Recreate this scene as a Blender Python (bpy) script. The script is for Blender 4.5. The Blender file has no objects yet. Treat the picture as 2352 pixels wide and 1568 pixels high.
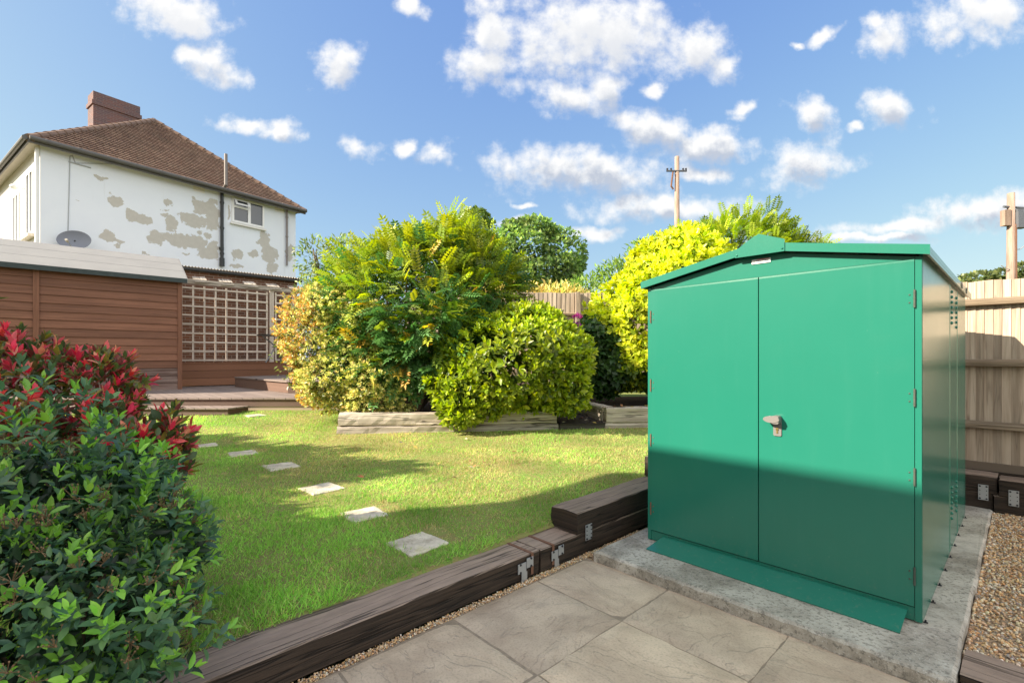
import bpy, math, random
import numpy as np
from mathutils import Vector
random.seed(7); rng = np.random.default_rng(11)
C = bpy.context.scene.collection
R = math.radians
# ------------------------------------------------------------------ camera, sky, sun, exposure
HC, FPX, CX, HY = 1.4, 1100.0, 1176.0, 822.0      # eye height, focal length / principal point / horizon on a 2352 px wide survey frame
cd = bpy.data.cameras.new('camera'); cam = bpy.data.objects.new('camera', cd); C.objects.link(cam)
cam.location = (0, 0, HC); cam.rotation_euler = (R(90), 0, 0)
cd.sensor_width = 36; cd.lens = FPX/2352*36; cd.shift_y = (HY-784)/2352; cd.clip_start = .05; cd.clip_end = 3000
sc = bpy.context.scene; sc.camera = cam
sc.view_settings.view_transform = 'Standard'; sc.view_settings.look = 'None'; sc.view_settings.gamma = 1
sc.view_settings.exposure = 1.6
sc.cycles.use_denoising = True
sc.cycles.max_bounces = 7; sc.cycles.diffuse_bounces = 4; sc.cycles.glossy_bounces = 3; sc.cycles.transmission_bounces = 4
sc.cycles.caustics_reflective = False; sc.cycles.caustics_refractive = False
SUN_AZ, SUN_EL = 18.0, 31.0                        # light travels towards +X, 18 deg towards +Y, 31 deg down
LD = Vector((math.cos(R(SUN_AZ))*math.cos(R(SUN_EL)), math.sin(R(SUN_AZ))*math.cos(R(SUN_EL)), -math.sin(R(SUN_EL))))
ld = bpy.data.lights.new('sun', 'SUN'); sun = bpy.data.objects.new('sun', ld); C.objects.link(sun)
ld.energy = 4.2; ld.angle = R(.5); ld.color = (1, .88, .70)
sun.rotation_euler = LD.to_track_quat('-Z', 'Y').to_euler(); sun.location = (-20, -5, 12)

# ------------------------------------------------------------------ node helpers
def N(nt, typ, ins=None, **props):
    n = nt.nodes.new(typ)
    for k, v in props.items(): setattr(n, k, v)
    for k, v in (ins or {}).items():
        s = n.inputs[k]
        if isinstance(v, bpy.types.NodeSocket): nt.links.new(v, s)
        elif v is not None: s.default_value = v
    return n
def M(nt, op, a, b=None, c=None, clamp=False):
    n = nt.nodes.new('ShaderNodeMath'); n.operation = op; n.use_clamp = clamp
    for i, v in enumerate((a, b, c)):
        if v is None: continue
        if isinstance(v, bpy.types.NodeSocket): nt.links.new(v, n.inputs[i])
        else: n.inputs[i].default_value = v
    return n.outputs[0]
def MIX(nt, f, a, b, blend='MIX'):
    n = nt.nodes.new('ShaderNodeMix'); n.data_type = 'RGBA'; n.blend_type = blend
    for i, v in ((0, f), (6, a), (7, b)):
        if isinstance(v, bpy.types.NodeSocket): nt.links.new(v, n.inputs[i])
        else: n.inputs[i].default_value = v if i == 0 else (*v, 1) if len(v) == 3 else v
    return n.outputs[2]
def SM(nt, v, lo, hi, o0=0., o1=1.):
    n = N(nt, 'ShaderNodeMapRange', {0: v, 1: lo, 2: hi, 3: o0, 4: o1}, interpolation_type='SMOOTHSTEP'); return n.outputs[0]
def NOISE(nt, vec, scale, detail=4, rough=.55, dist=0., out=0):
    n = N(nt, 'ShaderNodeTexNoise', {'Vector': vec, 'Scale': scale, 'Detail': detail, 'Roughness': rough, 'Distortion': dist}); return n.outputs[out]
def VM(nt, op, a, b=None):
    n = nt.nodes.new('ShaderNodeVectorMath'); n.operation = op
    for i, v in enumerate((a, b)):
        if v is None: continue
        if isinstance(v, bpy.types.NodeSocket): nt.links.new(v, n.inputs[i])
        else: n.inputs[i].default_value = v
    return n.outputs[1] if op in ('LENGTH', 'DOT_PRODUCT') else n.outputs[0]
def BLOBS(nt, vec, blobs, k=.25):
    """union of soft ellipses (cx,cy,rx,ry,rotdeg): 0 at the middle, 1 at the rim"""
    cur = None
    for (cx, cy, rx, ry, rot) in blobs:
        mp = N(nt, 'ShaderNodeMapping', {'Vector': vec, 'Location': (cx, cy, 0), 'Rotation': (0, 0, R(rot)), 'Scale': (rx, ry, 1)}, vector_type='TEXTURE')
        d = VM(nt, 'LENGTH', mp.outputs[0])
        cur = d if cur is None else M(nt, 'SMOOTH_MIN', cur, d, k)
    return cur

# ------------------------------------------------------------------ world: sky with cumulus
CLOUDS = [(395,20,125,62,8),(455,50,60,40,30),(490,148,85,48,28),(430,125,40,26,0),(775,160,52,60,30),(560,288,85,20,4),(640,300,50,20,0),
 (835,336,50,26,0),(1005,346,42,26,-20),(935,345,22,18,0),(1380,70,250,92,10),(1130,60,62,95,-10),(1110,150,70,48,-20),(1260,110,110,80,0),(1600,110,110,60,35),(1675,155,34,36,0),
 (1300,222,115,40,8),(1390,195,60,40,0),(1500,212,26,20,0),(1345,400,215,60,4),(1500,300,110,44,10),(1640,335,120,40,8),(1620,395,70,22,0),(1530,478,190,38,2),
 (1850,375,118,52,-12),(1865,262,52,38,10),(2035,255,70,42,10),(1960,293,20,13,0),(2040,85,62,44,-25),(2010,60,40,22,0),(2270,30,160,62,-8),(2180,85,50,36,0),(1710,250,34,20,-10),
 (1890,80,45,16,-25),(1830,104,20,9,0),(2260,485,190,40,-6),(2080,518,190,20,-3),(2010,548,150,14,0),(1365,535,66,16,0),(1185,508,60,14,0),(945,12,32,28,0),(1205,472,22,8,0)]
w = bpy.data.worlds.new('World'); sc.world = w; w.use_nodes = True
nt = w.node_tree; nt.nodes.clear()
grp = bpy.data.node_groups.new('cloud_cover', 'ShaderNodeTree')
grp.interface.new_socket('P', in_out='INPUT', socket_type='NodeSocketVector'); grp.interface.new_socket('D', in_out='OUTPUT', socket_type='NodeSocketFloat')
gi = grp.nodes.new('NodeGroupInput'); go = grp.nodes.new('NodeGroupOutput')
def VOR(t, vec, scale):
    return N(t, 'ShaderNodeTexVoronoi', {'Vector': vec, 'Scale': scale}, feature='F1', voronoi_dimensions='2D').outputs[0]
wn = NOISE(grp, gi.outputs[0], 1.0, 5, .55, 0, 1)
pw = VM(grp, 'ADD', gi.outputs[0], VM(grp, 'MULTIPLY', VM(grp, 'SUBTRACT', wn, (.5, .5, .5)), (.9, .65, 0)))
bd = BLOBS(grp, pw, [(a/100, b/100, c*1.08/100, d*1.10/100, e) for a, b, c, d, e in CLOUDS], .22)
fb = NOISE(grp, gi.outputs[0], 1.25, 9, .62)
pv2 = VM(grp, 'ADD', gi.outputs[0], VM(grp, 'MULTIPLY', VM(grp, 'SUBTRACT', NOISE(grp, gi.outputs[0], 7., 4, .6, 0, 1), (.5, .5, .5)), (.16, .16, 0)))
puff = M(grp, 'MULTIPLY', M(grp, 'SUBTRACT', .40, VOR(grp, pv2, 2.6)), .32)
grp.links.new(M(grp, 'ADD', M(grp, 'SUBTRACT', 1., bd), M(grp, 'ADD', M(grp, 'MULTIPLY', M(grp, 'SUBTRACT', fb, .5), 2.3), puff)), go.inputs[0])
tc = nt.nodes.new('ShaderNodeTexCoord'); sx = N(nt, 'ShaderNodeSeparateXYZ', {0: tc.outputs['Generated']})
dy = M(nt, 'MAXIMUM', sx.outputs[1], .02)
px = M(nt, 'MULTIPLY_ADD', M(nt, 'DIVIDE', sx.outputs[0], dy), 11., 11.76); py = M(nt, 'MULTIPLY_ADD', M(nt, 'DIVIDE', sx.outputs[2], dy), -11., 8.22)
pv = N(nt, 'ShaderNodeCombineXYZ', {0: px, 1: py}).outputs[0]
g1 = nt.nodes.new('ShaderNodeGroup'); g1.node_tree = grp; nt.links.new(pv, g1.inputs[0])
g2 = nt.nodes.new('ShaderNodeGroup'); g2.node_tree = grp; nt.links.new(VM(nt, 'ADD', pv, (-.12, -.34, 0)), g2.inputs[0])
front = SM(nt, sx.outputs[1], .1, .3)
dens = M(nt, 'MULTIPLY', SM(nt, g1.outputs[0], -.18, .80), front)
hi = M(nt, 'MULTIPLY', SM(nt, py, .0, 8.0), 1.)
shade = M(nt, 'MULTIPLY', SM(nt, g2.outputs[0], .0, .95), SM(nt, py, .0, 3.8, .30, 1.15))
sky = N(nt, 'ShaderNodeTexSky', sky_type='NISHITA', sun_disc=False, sun_elevation=R(SUN_EL), sun_rotation=R(-90-SUN_AZ), altitude=0, air_density=1.0, dust_density=1.5, ozone_density=3.0)
ss = N(nt, 'ShaderNodeSeparateColor', {0: sky.outputs[0]})
def soft(i, gain, knee): return M(nt, 'DIVIDE', M(nt, 'MULTIPLY', ss.outputs[i], gain), M(nt, 'ADD', 1., M(nt, 'DIVIDE', ss.outputs[i], knee)))
skyc = N(nt, 'ShaderNodeCombineColor', {0: soft(0, .66, 6.), 1: soft(1, .80, 4.5), 2: soft(2, 2.38, .98)}).outputs[0]
cloudc = MIX(nt, shade, (2.36, 2.34, 2.30), (1.25, 1.36, 1.58))
rear = SM(nt, sx.outputs[1], .45, -.15)                       # bright broken cloud added on the unseen side of the sky as fill light
rd = M(nt, 'MULTIPLY', M(nt, 'MULTIPLY', SM(nt, NOISE(nt, tc.outputs['Generated'], 2.6, 6, .6), .40, .56), rear), SM(nt, sx.outputs[2], -.02, .12))
frontsky = MIX(nt, M(nt, 'MULTIPLY', dens, .97), skyc, cloudc)
bg = N(nt, 'ShaderNodeBackground', {'Color': MIX(nt, rd, frontsky, (4.7, 4.55, 4.2)), 'Strength': .15})
nt.links.new(bg.outputs[0], N(nt, 'ShaderNodeOutputWorld').inputs[0])

# ------------------------------------------------------------------ geometry helpers
BASE = {}
class MB:
    def __init__(s): s.v = []; s.f = []; s.uv = []; s.r = []; s.rv = .5; s.uo = (0, 0)
    def rnd(s): s.rv = random.random(); s.uo = (random.uniform(0, 40), random.uniform(0, 40)); return s
    def add(s, vs): i = len(s.v); s.v += [tuple(p) for p in vs]; s.r += [s.rv]*len(vs); return i
    def face(s, idx, uv=None): s.f.append(tuple(idx)); s.uv.append(uv)
    def quad(s, a, b, c, d, uv=None):
        i = s.add((a, b, c, d)); s.face((i, i+1, i+2, i+3), uv or ((0, 0), (1, 0), (1, 1), (0, 1))); return s
    def poly(s, pts, uv=None):
        i = s.add(pts); s.face(range(i, i+len(pts)), uv); return s
    def hexa(s, p):
        """8 corners: bottom 0-3 counter clockwise, top 4-7; uv runs along the longest side"""
        p = [Vector(q) for q in p]
        for q in ((3,2,1,0),(4,5,6,7),(0,1,5,4),(1,2,6,5),(2,3,7,6),(3,0,4,7)):
            a, b, c, d = (p[k] for k in q)
            l1 = (b-a).length; l2 = (d-a).length
            uv = ((0,0),(l1,0),(l1,l2),(0,l2)) if l1 >= l2 else ((0,0),(0,l1),(l2,l1),(l2,0))
            s.quad(a, b, c, d, [(x+s.uo[0], y+s.uo[1]) for x, y in uv])
        return s
    def box(s, o, ax, ay, az):
        o, ax, ay, az = Vector(o), Vector(ax), Vector(ay), Vector(az)
        return s.hexa([o, o+ax, o+ax+ay, o+ay, o+az, o+ax+az, o+ax+ay+az, o+ay+az])
    def bar(s, p0, p1, w, h, up=(0, 0, 1)):
        """square bar whose axis is p0-p1"""
        p0, p1, up = Vector(p0), Vector(p1), Vector(up); d = (p1-p0).normalized(); sd = d.cross(up).normalized(); u2 = sd.cross(d)
        return s.box(p0-sd*w/2-u2*h/2, p1-p0, sd*w, u2*h)
    def prism(s, pts, off):
        off = Vector(off); pts = [Vector(p) for p in pts]; n = len(pts); i = s.add(pts); j = s.add([p+off for p in pts])
        s.face(range(i, i+n), [(0, 0)]*n); s.face(range(j+n-1, j-1, -1), [(0, 0)]*n)
        L = 0
        for k in range(n):
            m = (k+1) % n; l = (pts[m]-pts[k]).length; o = off.length
            s.face((i+k, j+k, j+m, i+m), [(s.uo[0], s.uo[1]+L), (s.uo[0]+o, s.uo[1]+L), (s.uo[0]+o, s.uo[1]+L+l), (s.uo[0], s.uo[1]+L+l)]); L += l
        return s
    def tube(s, pts, rad, n=8, caps=True):
        pts = [Vector(p) for p in pts]; rad = rad if isinstance(rad, (list, tuple)) else [rad]*len(pts)
        rings = []; prev = None; L = 0
        for k, p in enumerate(pts):
            d = (pts[min(k+1, len(pts)-1)]-pts[max(k-1, 0)]).normalized()
            if prev is None: prev = d.orthogonal().normalized()
            x = (prev-d*prev.dot(d)).normalized(); prev = x; y = d.cross(x)
            rings.append(s.add([p+(x*math.cos(2*math.pi*i/n)+y*math.sin(2*math.pi*i/n))*rad[k] for i in range(n)]))
        for k in range(len(pts)-1):
            a, b = rings[k], rings[k+1]; l = (pts[k+1]-pts[k]).length
            for i in range(n):
                j = (i+1) % n; s.face((a+i, a+j, b+j, b+i), [(L, i/n), (L, (i+1)/n), (L+l, (i+1)/n), (L+l, i/n)])
            L += l
        if caps:
            s.face([rings[0]+i for i in range(n-1, -1, -1)], [(0, 0)]*n); s.face([rings[-1]+i for i in range(n)], [(0, 0)]*n)
        return s
    def ball(s, c, rx, ry=None, rz=None, nu=10, nv=6, half=False):
        ry = ry or rx; rz = rz or rx; rows = []
        for j in range(nv+1):
            t = (math.pi/2 if half else math.pi)*j/nv
            rows.append(s.add([(c[0]+rx*math.sin(t)*math.cos(2*math.pi*i/nu), c[1]+ry*math.sin(t)*math.sin(2*math.pi*i/nu), c[2]+rz*math.cos(t)) for i in range(nu)]))
        for j in range(nv):
            for i in range(nu):
                k = (i+1) % nu; s.face((rows[j]+i, rows[j+1]+i, rows[j+1]+k, rows[j]+k), [(0, 0)]*4)
        return s
    def beam(s, p0, p1, w, h, ch=.012, seg=None, amp=.004, up=(0, 0, 1), ends=.006):
        """rough sawn timber with worn edges, p0-p1 is the centre line"""
        p0, p1, up = Vector(p0), Vector(p1), Vector(up); d = (p1-p0); L = d.length; d = d/L; sd = d.cross(up).normalized(); u2 = sd.cross(d)
        seg = seg or max(3, int(L/.09)); prof = []
        hw, hh = w/2, h/2
        for (x, y) in ((-hw+ch, -hh), (0, -hh), (hw-ch, -hh), (hw, -hh+ch), (hw, 0), (hw, hh-ch), (hw-ch, hh), (0, hh), (-hw+ch, hh), (-hw, hh-ch), (-hw, 0), (-hw, -hh+ch)): prof.append((x, y))
        n = len(prof); rings = []; per = [0]
        for i in range(n): per.append(per[-1]+math.dist(prof[i], prof[(i+1) % n]))
        ph = [random.uniform(0, 6.28) for _ in range(2*n)]
        for k in range(seg+1):
            t = k/seg*L; ring = []
            for i, (x, y) in enumerate(prof):
                a = amp*(math.sin(t*2.3+ph[i])+.6*math.sin(t*6.1+ph[i+n])+random.uniform(-.7, .7))
                l = math.hypot(x, y); e = random.uniform(-ends, ends) if k in (0, seg) else 0
                ring.append(p0+d*(t+e)+sd*(x+a*x/l)+u2*(y+a*y/l))
            rings.append(s.add(ring))
        for k in range(seg):
            a, b = rings[k], rings[k+1]
            for i in range(n):
                j = (i+1) % n; t0, t1 = k/seg*L+s.uo[0], (k+1)/seg*L+s.uo[0]
                s.face((a+i, b+i, b+j, a+j), [(t0, per[i]+s.uo[1]), (t1, per[i]+s.uo[1]), (t1, per[i+1]+s.uo[1]), (t0, per[i+1]+s.uo[1])])
        for ring, rev in ((rings[0], 0), (rings[-1], 1)):
            idx = [ring+i for i in range(n)]; uv = [(s.uo[0]+x*.15, s.uo[1]+y) for x, y in prof]
            s.face(idx[::-1] if rev else idx, uv[::-1] if rev else uv)
        return s
    def build(s, name, mat, parent=None, smooth=False, base=None):
        V = np.array(s.v, float)
        if parent is not None: b = BASE[parent.name]
        elif base is not None: b = np.array(base, float)
        else: b = np.array([(V[:, 0].min()+V[:, 0].max())/2, (V[:, 1].min()+V[:, 1].max())/2, V[:, 2].min()])
        me = bpy.data.meshes.new(name); me.from_pydata((V-b).tolist(), [], s.f)
        ul = me.uv_layers.new(name='UVMap'); flat = []
        for f, uv in zip(s.f, s.uv):
            for k in range(len(f)): flat += list(uv[k]) if uv else [0, 0]
        ul.data.foreach_set('uv', np.array(flat, np.float32))
        at = me.attributes.new('rnd', 'FLOAT', 'POINT'); at.data.foreach_set('value', np.array(s.r, np.float32))
        if smooth: me.polygons.foreach_set('use_smooth', np.ones(len(s.f), bool))
        return link(name, me, mat, parent, b)
def link(name, me, mat, parent, b):
    me.update()
    if mat: me.materials.append(mat)
    o = bpy.data.objects.new(name, me); C.objects.link(o); BASE[o.name] = np.array(b, float)
    if parent is not None: o.parent = parent
    else: o.location = tuple(b)
    return o
def tag(o, label=None, cat=None, group=None, kind=None):
    if label: o['label'] = label
    if cat: o['category'] = cat
    if group: o['group'] = group
    if kind: o['kind'] = kind
    return o
def thing(name, label, cat, loc, group=None):
    o = bpy.data.objects.new(name, None); C.objects.link(o); o.location = tuple(loc); o.empty_display_size = .1
    BASE[o.name] = np.array(loc, float); return tag(o, label, cat, group)
def at(x, y, z): Y = FPX*(HC-z)/(y-HY); return Vector(((x-CX)/FPX*Y, Y, z))     # survey pixel at a known height
def aty(x, y, Y): return Vector(((x-CX)/FPX*Y, Y, HC+(HY-y)*Y/FPX))               # survey pixel at a known distance
U = Vector((.6815, -.7318, 0)); V = Vector((.7318, .6815, 0)); O = Vector((.143, 3.084, 0))
def W(a, b, z=0.): return O+U*a+V*b+Vector((0, 0, z))                            # garden grid: a across the patio, b up the garden
ZZ = Vector((0, 0, 1))

# ------------------------------------------------------------------ materials
def newmat(name):
    m = bpy.data.materials.new(name); m.use_nodes = True; t = m.node_tree; t.nodes.clear()
    o = t.nodes.new('ShaderNodeOutputMaterial'); p = t.nodes.new('ShaderNodeBsdfPrincipled'); t.links.new(p.outputs[0], o.inputs[0]); return m, t, p
def setp(t, p, **k):
    for n, v in k.items():
        n = n.replace('_', ' ')
        if isinstance(v, bpy.types.NodeSocket): t.links.new(v, p.inputs[n])
        else: p.inputs[n].default_value = (*v, 1) if isinstance(v, tuple) and len(v) == 3 else v
def bump(t, p, h, strength=.5, dist=.01):
    b = N(t, 'ShaderNodeBump', {'Height': h, 'Strength': strength, 'Distance': dist}); t.links.new(b.outputs[0], p.inputs['Normal']); return b
def UVv(t, sx=1, sy=1):
    return N(t, 'ShaderNodeMapping', {'Vector': t.nodes.new('ShaderNodeTexCoord').outputs['UV'], 'Scale': (sx, sy, 1)}).outputs[0]
def OBJ(t): return t.nodes.new('ShaderNodeTexCoord').outputs['Object']
def POS(t): return t.nodes.new('ShaderNodeNewGeometry').outputs['Position']
def ATTR(t, n): return N(t, 'ShaderNodeAttribute', attribute_name=n)
def plain(name, col, rough=.5, spec=.5, metal=0., var=.12, sc_=8., bmp=0.):
    m, t, p = newmat(name); f = NOISE(t, OBJ(t), sc_, 6, .6)
    c = MIX(t, f, tuple(x*(1-var) for x in col), tuple(min(1, x*(1+var)) for x in col))
    setp(t, p, Base_Color=c, Roughness=rough, Metallic=metal, Specular_IOR_Level=spec)
    if bmp: bump(t, p, NOISE(t, OBJ(t), sc_*6, 4), .4, bmp)
    return m
def wood(name, dark, light, rough=.75, grain=(1.2, 26), crack=.5, rv=.25, bmp=.004, top=None, topamt=.85, knots=False):
    """timber: grain runs along u, optional weathered colour on faces that look up"""
    m, t, p = newmat(name)
    g = NOISE(t, UVv(t, *grain), 1, 7, .62, .35); g2 = NOISE(t, UVv(t, .7, 3), 1.3, 4, .6)
    c = MIX(t, SM(t, M(t, 'ADD', M(t, 'MULTIPLY', g, .7), M(t, 'MULTIPLY', g2, .4)), .35, .78), dark, light)
    if top:
        nz = N(t, 'ShaderNodeSeparateXYZ', {0: t.nodes.new('ShaderNodeNewGeometry').outputs['True Normal']}).outputs[2]
        f = M(t, 'MULTIPLY', SM(t, M(t, 'ADD', nz, M(t, 'MULTIPLY', M(t, 'SUBTRACT', g2, .5), .9)), .35, .95), topamt)
        tg = SM(t, NOISE(t, UVv(t, 3.5, 22), 1, 8, .7), .35, .7)
        c = MIX(t, f, c, MIX(t, tg, tuple(x*.72 for x in top), top))
    ck = NOISE(t, UVv(t, .55, 15), 1, 3, .5, .25)
    ckm = SM(t, M(t, 'ABSOLUTE', M(t, 'SUBTRACT', ck, .5)), .0, .022)
    c = MIX(t, M(t, 'MULTIPLY', M(t, 'SUBTRACT', 1., ckm), crack), c, tuple(x*.12 for x in dark))
    r = ATTR(t, 'rnd').outputs['Fac']
    c = MIX(t, 1., c, N(t, 'ShaderNodeCombineColor', {0: M(t, 'MULTIPLY_ADD', r, rv*2, 1-rv), 1: M(t, 'MULTIPLY_ADD', r, rv*2, 1-rv), 2: M(t, 'MULTIPLY_ADD', r, rv*2, 1-rv)}).outputs[0], 'MULTIPLY')
    if knots:
        vo = N(t, 'ShaderNodeTexVoronoi', {'Vector': UVv(t, 1.7, 9), 'Scale': 1.})
        c = MIX(t, M(t, 'MULTIPLY', SM(t, vo.outputs[0], .16, .05), .6), c, tuple(x*.45 for x in dark))
    setp(t, p, Base_Color=c, Roughness=rough, Specular_IOR_Level=.3)
    bump(t, p, M(t, 'ADD', g, M(t, 'MULTIPLY', ckm, .8*crack)), .7, bmp); return m
def brick(name, c1, c2, mortar, bw=.225, bh=.075, rough=.85):
    m, t, p = newmat(name)
    bt = N(t, 'ShaderNodeTexBrick', {'Vector': UVv(t), 'Color1': (*c1, 1), 'Color2': (*c2, 1), 'Mortar': (*mortar, 1), 'Scale': 1., 'Mortar Size': .008, 'Mortar Smooth': .2, 'Bias': -.1, 'Brick Width': bw, 'Row Height': bh})
    n = NOISE(t, UVv(t), 5, 8, .7); c = MIX(t, .3, bt.outputs[0], MIX(t, n, tuple(x*.35 for x in c1), tuple(min(1, x*1.7) for x in c2)), 'MIX')
    setp(t, p, Base_Color=c, Roughness=rough, Specular_IOR_Level=.25); bump(t, p, M(t, 'SUBTRACT', M(t, 'MULTIPLY', n, .3), bt.outputs[1]), .6, .008); return m
def leafmat(name, trans=.35, rough=.38, spec=.5):
    m, t, p = newmat(name); a = ATTR(t, 'Col').outputs['Color']
    setp(t, p, Base_Color=a, Roughness=rough, Specular_IOR_Level=spec)
    tr = N(t, 'ShaderNodeBsdfTranslucent', {'Color': N(t, 'ShaderNodeHueSaturation', {'Saturation': 1.15, 'Value': 1.5, 'Color': a}).outputs[0]})
    mx = N(t, 'ShaderNodeMixShader', {0: trans, 1: p.outputs[0], 2: tr.outputs[0]})
    t.links.new(mx.outputs[0], [n for n in t.nodes if n.type == 'OUTPUT_MATERIAL'][0].inputs[0]); return m
MAT = {}
MAT['leaf'] = leafmat('leaf', .4); MAT['glossy_leaf'] = leafmat('glossy_leaf', .33, .36, .45); MAT['grass'] = leafmat('grass_blade', .45, .5, .3)
MAT['bark'] = wood('bark', (.07, .05, .035), (.22, .16, .11), .9, (3, 30), .3, .1, .006)
MAT['sleeper'] = wood('creosoted_timber', (.017, .012, .009), (.062, .042, .030), .75, (2.6, 40), .75, .15, .008, top=(.34, .25, .195), topamt=.92)
MAT['grey_sleeper'] = wood('weathered_timber', (.27, .22, .175), (.60, .53, .45), .85, (.9, 18), .85, .12, .009)
MAT['fence'] = wood('fence_board', (.30, .225, .165), (.56, .46, .365), .85, (1.2, 30), .25, .22, .003, knots=True)
MAT['fence_rail'] = wood('fence_rail', (.13, .095, .06), (.36, .28, .20), .85, (1.2, 24), .4, .2, .004)
MAT['gravel_board'] = wood('gravel_board', (.10, .075, .055), (.25, .19, .145), .85, (1.2, 14), .4, .2, .004)
MAT['siding'] = wood('stained_siding', (.165, .072, .043), (.28, .128, .078), .6, (.8, 20), .2, .18, .002)
MAT['siding_worn'] = wood('worn_siding', (.10, .05, .038), (.36, .27, .235), .75, (.8, 18), .5, .2, .003)
MAT['deck_plank'] = wood('red_plank', (.22, .095, .055), (.40, .19, .115), .6, (.8, 20), .25, .2, .002)
MAT['trellis'] = wood('trellis_timber', (.56, .46, .385), (.80, .71, .63), .8, (1.2, 26), .15, .12, .002)
MAT['pole'] = wood('pole_timber', (.21, .145, .11), (.42, .31, .25), .85, (1., 10), .2, .05, .003)
MAT['house_brick'] = brick('chimney_brick', (.20, .095, .08), (.11, .085, .10), (.25, .21, .19))
MAT['garage_brick'] = brick('garage_brick', (.26, .115, .07), (.14, .075, .055), (.42, .35, .29))
MAT['upvc'] = plain('white_upvc', (.82, .82, .82), .3, .5, 0, .03)
MAT['black_plastic'] = plain('black_plastic', (.018, .02, .022), .4, .5, 0, .1)
MAT['gutter'] = plain('grey_gutter', (.11, .105, .10), .55, .4, 0, .25, 6)
MAT['soffit'] = plain('soffit', (.50, .46, .40), .7, .3, 0, .15, 3)
MAT['lead_pipe'] = plain('grey_pipe', (.23, .20, .19), .6, .4, 0, .2)
MAT['steel'] = plain('galvanised_steel', (.44, .45, .46), .42, .5, .55, .12, 30)
MAT['hinge'] = plain('worn_hinge', (.075, .085, .07), .6, .4, .2, .4, 30); MAT['screw'] = plain('dark_screw', (.06, .06, .07), .35, .5, .8)
MAT['rust'] = plain('rusty_strap', (.17, .085, .055), .8, .3, 0, .4, 20, .002)
MAT['handle'] = plain('satin_alloy', (.17, .16, .155), .55, .35, .1, .04)
MAT['brass'] = plain('brass', (.62, .48, .20), .3, .5, .9)
MAT['dish'] = plain('dish_grey', (.16, .175, .22), .45, .5, 0, .06)
MAT['table'] = plain('table_metal', (.05, .055, .06), .4, .5, .4)
MAT['table_leg'] = plain('table_leg_metal', (.28, .30, .33), .35, .5, .6)
MAT['soil'] = plain('soil', (.035, .024, .017), .95, .2, 0, .5, 30, .02)
MAT['sticker'] = plain('sticker_white', (.8, .8, .8), .3, .5, 0, .02)
MAT['sticker_red'] = plain('sticker_red', (.55, .03, .03), .35); MAT['ink'] = plain('sticker_ink', (.25, .25, .27), .4)
MAT['transformer'] = plain('pole_box', (.12, .13, .15), .5, .5, .2)
MAT['lead'] = plain('lead_cloak', (.38, .40, .42), .6)
def m_paint():
    m, t, p = newmat('green_powder_coat'); v = OBJ(t)
    f = NOISE(t, v, 1.2, 3); c = MIX(t, f, (.013, .150, .104), (.018, .172, .122))
    stk_ = NOISE(t, N(t, 'ShaderNodeMapping', {'Vector': v, 'Scale': (14, 14, .9)}).outputs[0], 1, 5, .6); c = MIX(t, M(t, 'MULTIPLY', SM(t, stk_, .5, .8), .08), c, (.08, .25, .2)); c = MIX(t, M(t, 'MULTIPLY', SM(t, NOISE(t, v, 1.7, 6, .65), .52, .8), .07), c, (.14, .22, .17))
    zz_ = N(t, 'ShaderNodeSeparateXYZ', {0: v}).outputs[2]; c = MIX(t, M(t, 'MULTIPLY', M(t, 'MULTIPLY', SM(t, zz_, .30, .02), SM(t, NOISE(t, v, 38, 5, .7), .54, .70)), .14), c, (.24, .21, .15))
    sp = SM(t, NOISE(t, v, 55, 2, .5), .76, .80); c = MIX(t, M(t, 'MULTIPLY', sp, .10), c, (.4, .5, .45))
    setp(t, p, Base_Color=c, Roughness=M(t, 'MULTIPLY_ADD', NOISE(t, v, 3, 4), .05, .17), Specular_IOR_Level=.65)
    bump(t, p, M(t, 'ADD', NOISE(t, v, 420, 2), M(t, 'MULTIPLY', NOISE(t, v, 2.2, 2), 6.)), .12, .0012); return m
MAT['paint'] = m_paint()
def m_glass():
    m, t, p = newmat('window_glass'); setp(t, p, Base_Color=(.04, .055, .08), Roughness=.06, Specular_IOR_Level=.9); bump(t, p, NOISE(t, OBJ(t), 1.2, 1), .15, .01); return m
MAT['glass'] = m_glass()
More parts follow.
